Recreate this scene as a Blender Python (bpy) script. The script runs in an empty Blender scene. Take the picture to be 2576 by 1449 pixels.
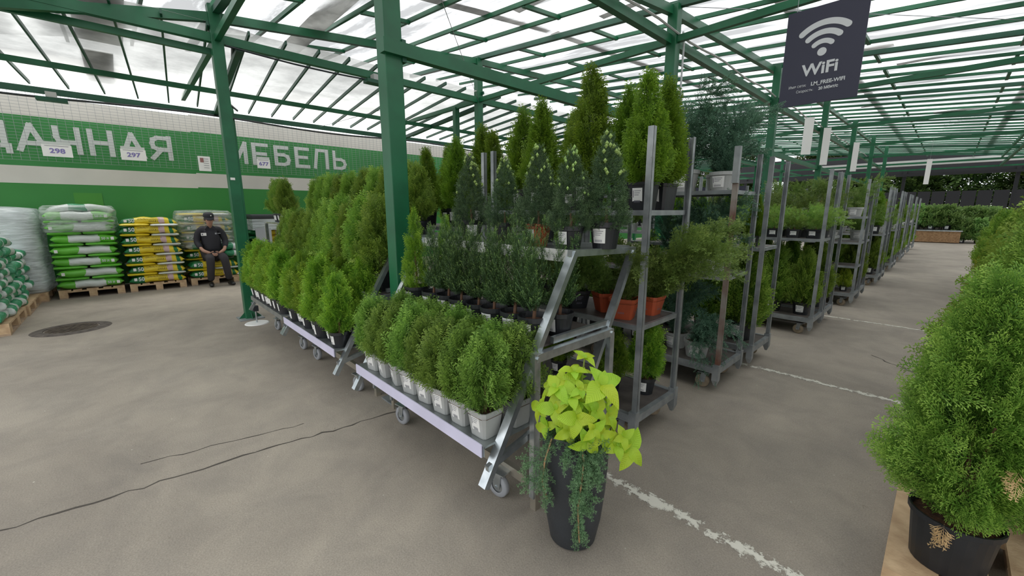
import bpy, bmesh, math, random
import numpy as np
from mathutils import Vector, Matrix
PI = math.pi; R = math.radians
random.seed(7)
SC = bpy.context.scene
COL = SC.collection
# ------------------------------------------------------------------ camera, sky, sun, exposure
cd = bpy.data.cameras.new('camera'); cam = bpy.data.objects.new('camera', cd); COL.objects.link(cam)
cd.sensor_width = 36; cd.lens = 1025 / 2576 * 36; cd.clip_end = 400; cd.clip_start = .02
cam.location = (0, 0, 1.45); cam.rotation_euler = (PI / 2 - R(10.74), 0, R(46.6))
SC.camera = cam
W = bpy.data.worlds.new('overcast_sky'); SC.world = W; W.use_nodes = True
wn = W.node_tree; wn.nodes.clear()
wo = wn.nodes.new('ShaderNodeOutputWorld'); bg = wn.nodes.new('ShaderNodeBackground')
tc = wn.nodes.new('ShaderNodeTexCoord'); sx = wn.nodes.new('ShaderNodeSeparateXYZ'); cr = wn.nodes.new('ShaderNodeValToRGB')
wn.links.new(tc.outputs['Generated'], sx.inputs[0]); wn.links.new(sx.outputs['Z'], cr.inputs[0])
cr.color_ramp.elements[0].position = 0; cr.color_ramp.elements[0].color = (.8, .83, .86, 1)
cr.color_ramp.elements[1].position = .6; cr.color_ramp.elements[1].color = (1, 1, 1, 1)
wn.links.new(cr.outputs[0], bg.inputs[0]); bg.inputs[1].default_value = 1.8
wn.links.new(bg.outputs[0], wo.inputs[0])
sd = bpy.data.lights.new('sun', 'SUN'); sd.energy = 1.2; sd.angle = R(22); sd.color = (1, .97, .92)
sun = bpy.data.objects.new('sun', sd); COL.objects.link(sun); sun.rotation_euler = (R(8), R(-28), 0)
SC.view_settings.view_transform = 'Standard'; SC.view_settings.look = 'None'
SC.view_settings.exposure = 0.14; SC.view_settings.gamma = 1
SC.view_settings.use_curve_mapping = False
SC.cycles.use_denoising = True; SC.cycles.max_bounces = 9; SC.cycles.diffuse_bounces = 4
SC.cycles.transparent_max_bounces = 12; SC.cycles.sample_clamp_indirect = 8

# ------------------------------------------------------------------ helpers
def tag(o, label=None, cat=None, group=None, kind=None):
    if label: o['label'] = label
    if cat: o['category'] = cat
    if group: o['group'] = group
    if kind: o['kind'] = kind
    return o
def empty(name, loc=(0, 0, 0), rz=0, parent=None):
    o = bpy.data.objects.new(name, None); COL.objects.link(o)
    o.location = loc; o.rotation_euler = (0, 0, rz); o.empty_display_size = .1
    if parent: o.parent = parent
    return o
def thing(name, label, cat, loc=(0, 0, 0), rz=0, group=None):
    return tag(empty(name, loc, rz), label, cat, group)
def link(name, me, mat=None, parent=None, loc=(0, 0, 0), rz=0):
    if mat is not None and not me.materials: me.materials.append(mat)
    o = bpy.data.objects.new(name, me); COL.objects.link(o)
    o.location = loc; o.rotation_euler = (0, 0, rz)
    if parent: o.parent = parent
    return o
CH = {}
def kids(o):
    return [c for c in o.children]
def copy_tree(o, parent=None):
    c = o.copy(); COL.objects.link(c)
    if parent: c.parent = parent
    for ch in kids(o): copy_tree(ch, c)
    return c
def place(root, loc, rz, label, group=None, scale=None, name=None):
    c = copy_tree(root); c.location = loc; c.rotation_euler = (0, 0, rz)
    c['label'] = label
    if group: c['group'] = group
    if scale: c.scale = scale if hasattr(scale, '__len__') else (scale,) * 3
    return c
class MB:
    def __init__(s): s.v = []; s.f = []
    def add(s, V, F):
        n = len(s.v); s.v += [tuple(p) for p in V]; s.f += [tuple(i + n for i in f) for f in F]; return s
    def box(s, c, d, rz=0):
        x, y, z = c; a, b, h = d[0] / 2, d[1] / 2, d[2] / 2; co, si = math.cos(rz), math.sin(rz); V = []
        for dz in (-h, h):
            for dx, dy in ((-a, -b), (a, -b), (a, b), (-a, b)):
                V.append((x + dx * co - dy * si, y + dx * si + dy * co, z + dz))
        return s.add(V, [(3, 2, 1, 0), (4, 5, 6, 7), (0, 1, 5, 4), (1, 2, 6, 5), (2, 3, 7, 6), (3, 0, 4, 7)])
    def beam(s, p, q, w, h, up=(0, 0, 1)):
        p = Vector(p); q = Vector(q); d = (q - p).normalized(); u = Vector(up)
        if abs(d.dot(u)) > .98: u = Vector((1, 0, 0))
        r = d.cross(u).normalized(); u = r.cross(d); V = []
        for e in (p, q):
            for a, b in ((-1, -1), (1, -1), (1, 1), (-1, 1)): V.append(e + r * a * w / 2 + u * b * h / 2)
        return s.add(V, [(3, 2, 1, 0), (4, 5, 6, 7), (0, 1, 5, 4), (1, 2, 6, 5), (2, 3, 7, 6), (3, 0, 4, 7)])
    def tube(s, pts, rad, n=6):
        pts = [Vector(p) for p in pts]; V = []; F = []
        for i, p in enumerate(pts):
            d = (pts[min(i + 1, len(pts) - 1)] - pts[max(i - 1, 0)]).normalized()
            u = Vector((0, 0, 1)) if abs(d.z) < .95 else Vector((1, 0, 0))
            r = d.cross(u).normalized(); u = r.cross(d); rr = rad[i] if hasattr(rad, '__len__') else rad
            for k in range(n):
                a = 2 * PI * k / n; V.append(p + (r * math.cos(a) + u * math.sin(a)) * rr)
        for i in range(len(pts) - 1):
            for k in range(n): F.append((i * n + k, i * n + (k + 1) % n, (i + 1) * n + (k + 1) % n, (i + 1) * n + k))
        F.append(tuple(range(n))[::-1]); F.append(tuple(range((len(pts) - 1) * n, len(pts) * n)))
        return s.add(V, F)
    def lathe(s, prof, n=24, c=(0, 0, 0), sq=None):
        V = []; F = []
        for (r, z) in prof:
            for k in range(n):
                a = 2 * PI * k / n; x, y = math.cos(a), math.sin(a)
                if sq:
                    m = (abs(x) ** sq + abs(y) ** sq) ** (-1 / sq); x *= m; y *= m
                V.append((c[0] + x * r, c[1] + y * r, c[2] + z))
        for i in range(len(prof) - 1):
            for k in range(n): F.append((i * n + k, i * n + (k + 1) % n, (i + 1) * n + (k + 1) % n, (i + 1) * n + k))
        return s.add(V, F)
    def mesh(s, name, mat=None, smooth=False):
        me = bpy.data.meshes.new(name); me.from_pydata(s.v, [], s.f); me.update()
        if smooth: me.polygons.foreach_set('use_smooth', [True] * len(me.polygons))
        if mat is not None: me.materials.append(mat)
        return me
    def build(s, name, mat, parent=None, smooth=False, loc=(0, 0, 0), rz=0, bevel=0):
        o = link(name, s.mesh(name, mat, smooth), None, parent, loc, rz)
        if bevel:
            b = o.modifiers.new('bevel', 'BEVEL'); b.width = bevel; b.segments = 2; b.limit_method = 'ANGLE'
        return o
def box(name, c, d, mat, parent=None, rz=0, bevel=0):
    return MB().box((0, 0, 0), d).build(name, mat, parent, loc=c, rz=rz, bevel=bevel)
def ordn(i):
    return ['first', 'second', 'third', 'fourth', 'fifth', 'sixth', 'seventh', 'eighth', 'ninth', 'tenth', 'eleventh', 'twelfth', 'thirteenth', 'fourteenth', 'fifteenth', 'sixteenth'][i]
def text_mesh(s, size, ext=.0, bold=0):
    c = bpy.data.curves.new('t', 'FONT'); c.body = s; c.size = size; c.extrude = ext; c.offset = bold; c.resolution_u = 3
    c.align_x = 'CENTER'; c.align_y = 'CENTER'
    o = bpy.data.objects.new('t', c); COL.objects.link(o)
    dg = bpy.context.evaluated_depsgraph_get(); m = bpy.data.meshes.new_from_object(o.evaluated_get(dg))
    bpy.data.objects.remove(o); bpy.data.curves.remove(c); m.materials.clear(); m.polygons.foreach_set('use_smooth', [False] * len(m.polygons)); return m
def text(name, s, size, mat, parent, loc, rot, bold=0, sx=1):
    o = link(name, text_mesh(s, size, 0.0006, bold), mat, parent, loc); o.rotation_euler = rot; o.scale = (sx, 1, 1); return o

# ------------------------------------------------------------------ materials
def mat(name, col, rough=.6, metal=0, noise=0, nscale=8, col2=None, bump=0, bscale=60, spec=.5, coord='Object', trans=0):
    m = bpy.data.materials.new(name); m.use_nodes = True; nt = m.node_tree; p = nt.nodes['Principled BSDF']
    p.inputs['Base Color'].default_value = (*col, 1); p.inputs['Roughness'].default_value = rough; p.inputs['Metallic'].default_value = metal
    p.inputs['Specular IOR Level'].default_value = spec
    t = nt.nodes.new('ShaderNodeTexCoord')
    if noise or col2:
        n = nt.nodes.new('ShaderNodeTexNoise'); n.inputs['Scale'].default_value = nscale; n.inputs['Detail'].default_value = 6
        nt.links.new(t.outputs[coord], n.inputs['Vector'])
        r = nt.nodes.new('ShaderNodeValToRGB'); r.color_ramp.elements[0].position = .35; r.color_ramp.elements[1].position = .65
        c2 = col2 or tuple(c * (1 - noise) for c in col)
        r.color_ramp.elements[0].color = (*c2, 1); r.color_ramp.elements[1].color = (*col, 1)
        nt.links.new(n.outputs['Fac'], r.inputs[0]); nt.links.new(r.outputs[0], p.inputs['Base Color'])
    if bump:
        n2 = nt.nodes.new('ShaderNodeTexNoise'); n2.inputs['Scale'].default_value = bscale; n2.inputs['Detail'].default_value = 5
        nt.links.new(t.outputs[coord], n2.inputs['Vector']); b = nt.nodes.new('ShaderNodeBump'); b.inputs['Strength'].default_value = bump
        b.inputs['Distance'].default_value = .01
        nt.links.new(n2.outputs['Fac'], b.inputs['Height']); nt.links.new(b.outputs[0], p.inputs['Normal'])
    return m
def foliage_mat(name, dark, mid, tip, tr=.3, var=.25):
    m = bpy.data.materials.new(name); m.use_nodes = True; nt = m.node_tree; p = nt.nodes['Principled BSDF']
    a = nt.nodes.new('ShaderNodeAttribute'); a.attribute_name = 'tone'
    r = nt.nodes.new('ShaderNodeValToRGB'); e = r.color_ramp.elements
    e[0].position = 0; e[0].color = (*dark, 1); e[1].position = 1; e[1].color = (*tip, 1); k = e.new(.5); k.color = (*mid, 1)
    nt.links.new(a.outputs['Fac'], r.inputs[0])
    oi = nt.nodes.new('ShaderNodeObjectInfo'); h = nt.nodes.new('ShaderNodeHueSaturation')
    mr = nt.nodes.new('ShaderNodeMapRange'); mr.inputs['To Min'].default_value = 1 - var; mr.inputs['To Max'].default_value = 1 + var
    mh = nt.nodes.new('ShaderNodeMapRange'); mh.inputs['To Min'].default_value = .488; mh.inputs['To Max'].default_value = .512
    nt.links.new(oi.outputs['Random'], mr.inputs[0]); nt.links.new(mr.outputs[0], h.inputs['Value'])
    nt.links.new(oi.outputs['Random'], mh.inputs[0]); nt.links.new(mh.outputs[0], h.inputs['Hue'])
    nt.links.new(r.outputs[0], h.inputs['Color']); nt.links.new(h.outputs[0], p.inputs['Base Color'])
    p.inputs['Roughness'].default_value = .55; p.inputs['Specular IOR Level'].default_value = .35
    t = nt.nodes.new('ShaderNodeBsdfTranslucent'); nt.links.new(h.outputs[0], t.inputs[0])
    mx = nt.nodes.new('ShaderNodeMixShader'); mx.inputs[0].default_value = tr
    o = nt.nodes['Material Output']
    nt.links.new(p.outputs[0], mx.inputs[1]); nt.links.new(t.outputs[0], mx.inputs[2]); nt.links.new(mx.outputs[0], o.inputs[0])
    return m
M = {}
M['green'] = mat('green_paint', (.008, .128, .052), .4, noise=.25, nscale=5)
M['green_dark'] = mat('green_dark_paint', (.008, .085, .045), .45, noise=.3, nscale=4)
M['galv'] = mat('galvanised_steel', (.62, .66, .68), .28, .85, col2=(.42, .46, .48), nscale=14)
M['galv_old'] = mat('weathered_zinc', (.36, .38, .39), .45, .5, col2=(.22, .24, .25), nscale=9)
M['rusty'] = mat('rusty_steel', (.30, .27, .24), .7, .3, col2=(.16, .055, .03), nscale=5)
M['beige_metal'] = mat('beige_zinc', (.5, .46, .38), .35, .7, noise=.2)
M['tray'] = mat('tray_board', (.14, .12, .11), .55, .1, col2=(.07, .06, .055), nscale=7)
M['tray_metal'] = mat('shelf_sheet', (.35, .38, .38), .35, .7, noise=.3)
M['lilac'] = mat('price_strip_paper', (.66, .64, .82), .45, noise=.12, nscale=4)
M['white'] = mat('white_paper', (.8, .8, .78), .55)
M['print'] = mat('grey_print', (.18, .18, .22), .6)
M['blackpot'] = mat('black_pot_plastic', (.018, .02, .024), .42, noise=.3, nscale=10)
M['greypot'] = mat('grey_pot_plastic', (.42, .43, .42), .42, noise=.12, nscale=9)
M['terra'] = mat('terracotta_plastic', (.48, .09, .035), .45, noise=.25, nscale=10)
M['soil'] = mat('bark_soil', (.05, .025, .015), .95, col2=(.14, .06, .03), nscale=60, bump=.9, bscale=90)
M['twig'] = mat('brown_twig', (.17, .09, .05), .85, noise=.3, nscale=40)
M['rubber'] = mat('grey_rubber', (.3, .31, .33), .5)
M['nylon'] = mat('tan_nylon', (.33, .26, .18), .6, noise=.3, nscale=30)
M['wood'] = mat('pallet_wood', (.60, .43, .26), .75, col2=(.42, .28, .16), nscale=11, bump=.3, bscale=40)
M['wood_old'] = mat('weathered_pallet', (.46, .34, .23), .8, col2=(.28, .19, .13), nscale=9, bump=.3, bscale=40)
M['navy'] = mat('navy_board', (.027, .028, .055), .55)
M['signwhite'] = mat('sign_lettering', (.62, .64, .66), .5)
M['urn'] = mat('anthracite_urn', (.035, .04, .046), .5, noise=.25, nscale=6, bump=.15, bscale=120)
M['wire'] = mat('wire', (.30, .32, .33), .5, .5)
M['cable'] = mat('black_cable', (.02, .025, .03), .5)
M['concrete'] = mat('conduit_grey', (.45, .46, .45), .5)
M['skin'] = mat('skin', (.42, .235, .165), .5, noise=.08, nscale=12)
M['shirt'] = mat('black_work_jacket', (.016, .016, .022), .75, bump=.35, bscale=22)
M['trousers'] = mat('charcoal_trousers', (.028, .025, .028), .85, bump=.3, bscale=20)
M['shoe'] = mat('black_shoe', (.008, .008, .009), .4)
M['hair'] = mat('grey_hair', (.06, .05, .045), .8)
M['osb'] = mat('planter_board', (.33, .20, .10), .8, col2=(.2, .11, .05), nscale=20)
M['black'] = mat('black_panel', (.008, .009, .012), .7)
M['greyblock'] = mat('grey_board', (.36, .38, .40), .6)

T = foliage_mat
F_young = T('young_arborvitae_foliage', (0.029, 0.066, 0.017), (0.124, 0.246, 0.042), (0.390, 0.600, 0.108), .3)
F_bright = T('bright_arborvitae_foliage', (0.024, 0.074, 0.009), (0.115, 0.257, 0.018), (0.405, 0.581, 0.061), .3)
F_thuja = T('arborvitae_foliage', (0.029, 0.072, 0.012), (0.130, 0.252, 0.031), (0.364, 0.504, 0.072), .3)
F_tall = T('tall_arborvitae_foliage', (0.020, 0.061, 0.005), (0.101, 0.209, 0.012), (0.257, 0.405, 0.034), .3)
F_gold = T('golden_arborvitae_foliage', (0.054, 0.095, 0.008), (0.203, 0.284, 0.016), (0.446, 0.486, 0.054), .3)
F_yew = T('yew_foliage', (.022, .05, .02), (.068, .135, .042), (.32, .48, .11), .2, .15)
F_spruce = T('dwarf_spruce_foliage', (.022, .052, .026), (.075, .145, .065), (.18, .29, .12), .15, .15)
F_bud = T('spruce_bud', (.25, .38, .10), (.33, .48, .14), (.42, .55, .2), .2, .1)
F_jun = T('juniper_foliage', (.035, .065, .015), (.14, .23, .045), (.38, .48, .12), .25)
F_blue = T('blue_juniper_foliage', (.03, .075, .05), (.10, .21, .13), (.26, .42, .27), .2, .12)
F_light = T('light_juniper_foliage', (0.054, 0.108, 0.027), (0.216, 0.365, 0.068), (0.567, 0.702, 0.135), .3)
F_trail = T('trailing_juniper_foliage', (.022, .06, .03), (.11, .23, .10), (.32, .50, .25), .2, .05)
F_big = T('arborvitae_foliage_fresh', (0.023, 0.072, 0.014), (0.130, 0.282, 0.036), (0.442, 0.648, 0.120), .3, .12)
F_leaf = T('shrub_foliage', (0.041, 0.108, 0.027), (0.135, 0.284, 0.068), (0.351, 0.513, 0.162), .35)
F_brown = T('bronze_foliage', (0.081, 0.041, 0.014), (0.324, 0.162, 0.054), (0.513, 0.270, 0.108), .25)
F_dry = mat('dry_needles', (.62, .42, .2), .7, noise=.3, nscale=30)
F_tree = T('tree_foliage', (.006, .02, .004), (.02, .05, .01), (.07, .12, .02), .3)

# film of the greenhouse roof: lets the sky through, dusty patches scatter more
def film(name, tint=(1, 1, 1), clear=.42, sc=(.5, 3, 1), dirt=.5):
    m = bpy.data.materials.new(name); m.use_nodes = True; nt = m.node_tree; nt.nodes.remove(nt.nodes['Principled BSDF'])
    o = nt.nodes['Material Output']; t = nt.nodes.new('ShaderNodeTexCoord'); mp = nt.nodes.new('ShaderNodeMapping'); mp.inputs['Scale'].default_value = sc
    nt.links.new(t.outputs['Object'], mp.inputs[0])
    n = nt.nodes.new('ShaderNodeTexNoise'); n.inputs['Scale'].default_value = 1.3; n.inputs['Detail'].default_value = 8; n.inputs['Roughness'].default_value = .65
    nt.links.new(mp.outputs[0], n.inputs['Vector'])
    r = nt.nodes.new('ShaderNodeValToRGB'); e = r.color_ramp.elements; e[0].position = .41; e[1].position = .60
    e[0].color = (dirt * tint[0], dirt * tint[1], dirt * tint[2], 1); e[1].color = (.88 * tint[0], .88 * tint[1], .88 * tint[2], 1)
    nt.links.new(n.outputs['Fac'], r.inputs[0])
    a = nt.nodes.new('ShaderNodeBsdfTransparent'); b = nt.nodes.new('ShaderNodeBsdfTranslucent'); x = nt.nodes.new('ShaderNodeMixShader')
    nt.links.new(r.outputs[0], a.inputs[0]); nt.links.new(r.outputs[0], b.inputs[0]); x.inputs[0].default_value = 1 - clear
    nt.links.new(a.outputs[0], x.inputs[1]); nt.links.new(b.outputs[0], x.inputs[2]); nt.links.new(x.outputs[0], o.inputs[0])
    return m
M['film'] = film('roof_film', (.97, .99, 1), .4, (.3, 1.6, 1), .34)
M['film_lean'] = film('lean_to_film', (.86, .86, .83), .3, (1, .8, 1), .6)
M['film_grey'] = film('dusty_film_patch', (.5, .5, .48), .25, (1, 1, 1), .6)
def wrap_mat(name, al, col):
    m = bpy.data.materials.new(name); m.use_nodes = True; nt = m.node_tree; p = nt.nodes['Principled BSDF']
    p.inputs['Base Color'].default_value = (*col, 1); p.inputs['Roughness'].default_value = .22
    t = nt.nodes.new('ShaderNodeTexCoord'); mp = nt.nodes.new('ShaderNodeMapping'); mp.inputs['Scale'].default_value = (1, 1, 7)
    n = nt.nodes.new('ShaderNodeTexNoise'); n.inputs['Scale'].default_value = 4; n.inputs['Detail'].default_value = 5
    nt.links.new(t.outputs['Object'], mp.inputs[0]); nt.links.new(mp.outputs[0], n.inputs['Vector'])
    b = nt.nodes.new('ShaderNodeBump'); b.inputs['Strength'].default_value = .8; b.inputs['Distance'].default_value = .03
    nt.links.new(n.outputs['Fac'], b.inputs['Height']); nt.links.new(b.outputs[0], p.inputs['Normal'])
    mr = nt.nodes.new('ShaderNodeMapRange'); mr.inputs['From Min'].default_value = .35; mr.inputs['From Max'].default_value = .65
    mr.inputs['To Min'].default_value = al - .18; mr.inputs['To Max'].default_value = al + .18
    nt.links.new(n.outputs['Fac'], mr.inputs[0]); nt.links.new(mr.outputs[0], p.inputs['Alpha'])
    return m
M['wrap'] = wrap_mat('stretch_film', .30, (.75, .8, .78)); M['wrap_white'] = wrap_mat('white_stretch_film', .72, (.72, .78, .80))

def asphalt():
    m = bpy.data.materials.new('asphalt'); m.use_nodes = True; nt = m.node_tree; p = nt.nodes['Principled BSDF']
    t = nt.nodes.new('ShaderNodeTexCoord')
    def noise(s, d=6, ro=.5, dist=0):
        n = nt.nodes.new('ShaderNodeTexNoise'); n.inputs['Scale'].default_value = s; n.inputs['Detail'].default_value = d
        n.inputs['Roughness'].default_value = ro; n.inputs['Distortion'].default_value = dist
        nt.links.new(t.outputs['Object'], n.inputs['Vector']); return n
    def ramp(src, p0, c0, p1, c1):
        r = nt.nodes.new('ShaderNodeValToRGB'); e = r.color_ramp.elements
        e[0].position = p0; e[0].color = (*c0, 1); e[1].position = p1; e[1].color = (*c1, 1); nt.links.new(src, r.inputs[0]); return r.outputs[0]
    def mix(a, b, f, mode='MULTIPLY'):
        x = nt.nodes.new('ShaderNodeMix'); x.data_type = 'RGBA'; x.blend_type = mode
        if isinstance(f, float): x.inputs[0].default_value = f
        else: nt.links.new(f, x.inputs[0])
        nt.links.new(a, x.inputs[6]); nt.links.new(b, x.inputs[7]); return x.outputs[2]
    base = ramp(noise(.55, 8, .6, .6).outputs['Fac'], .32, (.255, .225, .190), .68, (.375, .335, .280))
    s2 = ramp(noise(2.6, 8, .7, .4).outputs['Fac'], .3, (.82, .82, .83), .6, (1.06, 1.05, 1.03))
    grain = ramp(noise(150, 3, .6).outputs['Fac'], .3, (.78, .78, .78), .7, (1.15, 1.15, 1.15))
    spots = ramp(noise(7, 4, .8).outputs['Fac'], .26, (.45, .43, .4), .31, (1, 1, 1))
    c = mix(mix(mix(base, s2, 1.0), grain, 1.0), spots, 1.0)
    v = nt.nodes.new('ShaderNodeTexVoronoi'); v.inputs['Scale'].default_value = 5.5; nt.links.new(t.outputs['Object'], v.inputs['Vector'])
    sp = ramp(v.outputs['Distance'], .018, (1, 1, 1), .03, (0, 0, 0))
    wh = nt.nodes.new('ShaderNodeRGB'); wh.outputs[0].default_value = (.55, .52, .45, 1)
    c = mix(c, wh.outputs[0], sp, 'MIX')
    nt.links.new(c, p.inputs['Base Color']); p.inputs['Roughness'].default_value = .78; p.inputs['Specular IOR Level'].default_value = .35
    b = nt.nodes.new('ShaderNodeBump'); b.inputs['Strength'].default_value = .35; b.inputs['Distance'].default_value = .004
    nt.links.new(noise(120, 4, .7).outputs['Fac'], b.inputs['Height']); nt.links.new(b.outputs[0], p.inputs['Normal'])
    return m
M['asphalt'] = asphalt()
def worn_paint():
    m = bpy.data.materials.new('worn_white_paint'); m.use_nodes = True; nt = m.node_tree; p = nt.nodes['Principled BSDF']
    p.inputs['Base Color'].default_value = (.66, .64, .56, 1); p.inputs['Roughness'].default_value = .8
    t = nt.nodes.new('ShaderNodeTexCoord'); n = nt.nodes.new('ShaderNodeTexNoise'); n.inputs['Scale'].default_value = 22; n.inputs['Detail'].default_value = 8; n.inputs['Roughness'].default_value = .75
    n3 = nt.nodes.new('ShaderNodeTexNoise'); n3.inputs['Scale'].default_value = 3.0
    nt.links.new(t.outputs['Object'], n.inputs['Vector']); nt.links.new(t.outputs['Object'], n3.inputs['Vector'])
    ad = nt.nodes.new('ShaderNodeMath'); ad.operation = 'ADD'; ml = nt.nodes.new('ShaderNodeMath'); ml.operation = 'MULTIPLY'; ml.inputs[1].default_value = .35
    sx_ = nt.nodes.new('ShaderNodeSeparateXYZ'); nt.links.new(t.outputs['Object'], sx_.inputs[0])
    ab = nt.nodes.new('ShaderNodeMath'); ab.operation = 'ABSOLUTE'; nt.links.new(sx_.outputs['Y'], ab.inputs[0])
    mm = nt.nodes.new('ShaderNodeMath'); mm.operation = 'MULTIPLY_ADD'; mm.inputs[1].default_value = -3.2; mm.inputs[2].default_value = .06
    nt.links.new(ab.outputs[0], mm.inputs[0])
    nt.links.new(n3.outputs['Fac'], ml.inputs[0]); nt.links.new(n.outputs['Fac'], ad.inputs[0]); nt.links.new(ml.outputs[0], ad.inputs[1])
    a2 = nt.nodes.new('ShaderNodeMath'); a2.operation = 'ADD'; nt.links.new(ad.outputs[0], a2.inputs[0]); nt.links.new(mm.outputs[0], a2.inputs[1])
    r = nt.nodes.new('ShaderNodeValToRGB'); r.color_ramp.elements[0].position = .665; r.color_ramp.elements[1].position = .69
    nt.links.new(a2.outputs[0], r.inputs[0]); nt.links.new(r.outputs[0], p.inputs['Alpha'])
    return m
M['paint'] = worn_paint()

# ------------------------------------------------------------------ floor
fl = MB().box((0, 20, -.05), (160, 160, .1)).build('floor', M['asphalt']); tag(fl, kind='structure')
for Y, x0, x1, w, nm in ((1.78, -1.25, 1.2, .10, 'broad worn white bay line on the asphalt beside the tall urn'),
                     (4.17, -2.4, 1.3, .075, 'thin white bay line crossing the aisle past the rusty trolley post'),
                     (7.0, -1.2, .9, .06, 'faint white bay line deeper down the aisle')):
    o = MB().box((0, 0, 0), (x1 - x0, w, .002)).build('floor_line', M['paint'], fl, loc=((x0 + x1) / 2, Y, .0015)); o['label'] = nm
def jag(name, pts, w, m, amp=.02, lab=None):
    rr = random.Random(3); V = []; F = []; P = []
    for (a, b) in zip(pts[:-1], pts[1:]):
        a = Vector(a); b = Vector(b); n = max(2, int((b - a).length / .06))
        for i in range(n): P.append(a.lerp(b, i / n))
    for i, p in enumerate(P):
        d = (P[min(i + 1, len(P) - 1)] - P[max(0, i - 1)]).normalized(); r = Vector((-d.y, d.x)); q = p + r * rr.uniform(-amp, amp); ww = w * rr.uniform(.3, 1)
        V += [(q.x + r.x * ww, q.y + r.y * ww, .0012), (q.x - r.x * ww, q.y - r.y * ww, .0012)]
    for i in range(len(P) - 1): F.append((2 * i, 2 * i + 1, 2 * i + 3, 2 * i + 2))
    o = MB().add(V, F).build(name, m, fl)
    return o
crk = mat('crack_dirt', (.07, .06, .05), .95)
jag('floor_crack', [(-2.88, -1.29), (-2.78, -.35), (-2.72, .35), (-2.62, 1.1), (-2.55, 1.6)], .008, crk, .018)
jag('floor_crack', [(-3.05, -.1), (-2.95, .35), (-2.86, .8)], .005, crk, .015)
jag('floor_crack', [(-.35, 5.4), (.1, 4.9), (.3, 4.75)], .009, crk, .02)
# manhole
mh = thing('manhole_cover', 'round iron manhole cover sunk in asphalt, half covered with sand', 'manhole', (-7.35, -.62, 0))
iron = mat('manhole_iron', (.075, .06, .05), .8, .3, col2=(.16, .13, .1), nscale=20, bump=.6, bscale=60)
MB().lathe([(0, .004), (.23, .004), (.235, .001)], 40).build('cover', iron, mh)
MB().lathe([(.245, .0), (.25, .012), (.31, .012), (.36, .0)], 40).build('rim', mat('manhole_rim', (.12, .10, .085), .9, noise=.5, nscale=15), mh)
for k in range(-3, 4): MB().box((k * .06, 0, .008), (.02, 2 * math.sqrt(.05 - (k * .06) ** 2) if k * k * .0036 < .05 else .05, .006)).build('rib', iron, mh, rz=.6)

# ------------------------------------------------------------------ roof
roof = empty('ceiling'); tag(roof, kind='structure')
def rz_(x, y):
    return 4.235 - .09 * (x + 6.42) + .45 * (1 - math.exp(-(y - 5.2) / 6))
XL = -8.9; XR = 10.0; frames = [-2.96, 1.12, 5.2, 9.3, 13.4, 17.5, 21.6, 25.7, 29.8]
g, gd = M['green'], M['green_dark']
for i in range(len(frames) - 1):                                  # one film sheet per bay, slightly sagging
    y0, y1 = frames[i], frames[i + 1]; V = []; F = []; nx, ny = 30, 7
    for b in range(ny):
        for a in range(nx):
            x = XL + (XR - XL) * a / (nx - 1); y = y0 + .03 + (y1 - y0 - .06) * b / (ny - 1)
            V.append((x, y, rz_(x, y) + .075 - .02 * math.sin(b * PI / (ny - 1)) + .012 * math.sin(a * 1.7 + b * 2.1)))
    for b in range(ny - 1):
        for a in range(nx - 1): F.append((b * nx + a, b * nx + a + 1, (b + 1) * nx + a + 1, (b + 1) * nx + a))
    MB().add(V, F).build('film_sheet', M['film'], roof, smooth=True)
y = frames[0]; k = 0
while y < 29.9:                                                    # rafters, about six a bay
    on = any(abs(y - f) < .2 for f in frames)
    for (xa, xb) in ((XL, -2.65), (-2.65, 3.5), (3.5, XR)):
        z0, z1 = rz_(xa, y), rz_(xb, y)
        if on: MB().beam((xa, y, z0 + .01), (xb, y, z1 + .01), .07, .07).beam((xa, y + .06, z0 + .03), (xb, y + .06, z1 + .03), .03, .04).build('gutter', gd, roof)
        else: MB().beam((xa, y, z0 + .02), (xb, y, z1 + .02), .035, .05).build('rafter', g, roof)
    if k % 2 == 0:
        for xs in (-7.6, -5.4, -3.9, -1.2, .4, 2.2):
            o = MB().beam((xs, y, rz_(xs, y)), (xs, y + .683, rz_(xs, y + .683)), .045, .045).build('purlin', g, roof)
    y += .683; k += 1
def ybeam(name, x, y0, y1, z, w, h, m, zf=None):
    ys = [y0] + [f for f in frames if y0 < f < y1] + [y1]
    for a, b in zip(ys[:-1], ys[1:]):
        za, zb = (zf(x, a), zf(x, b)) if zf else (z, z)
        MB().beam((x, a, za), (x, b, zb), w, h).build(name, m, roof)
top = lambda x, y: rz_(x, y) - .06
for X in (-6.42, -2.65, 1.3, 5.2, 9.1):
    ybeam('ridge_beam', X, -2.96, 29.8, 0, .07, .1, g, top)
    ybeam('girder', X, -2.96, 29.8, 3.5, .08, .1, g)
ybeam('girder', -6.55, -2.96, 1.12, 3.38, .05, .07, g)
ybeam('low_girder', -2.66, 1.36, 9.3, 2.5, .06, .085, g)
ybeam('low_girder', -2.55, 9.3, 29.8, 2.55, .05, .09, g)
for Y in frames[1:]:
    for xa, xb in ((-10.1, -6.42), (-6.42, -2.65), (-2.65, 1.3), (1.3, 5.2), (5.2, 9.1)):
        MB().beam((xa, Y, 3.5), (xb, Y, 3.5), .06, .075).build('tie_beam', g, roof)
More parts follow.
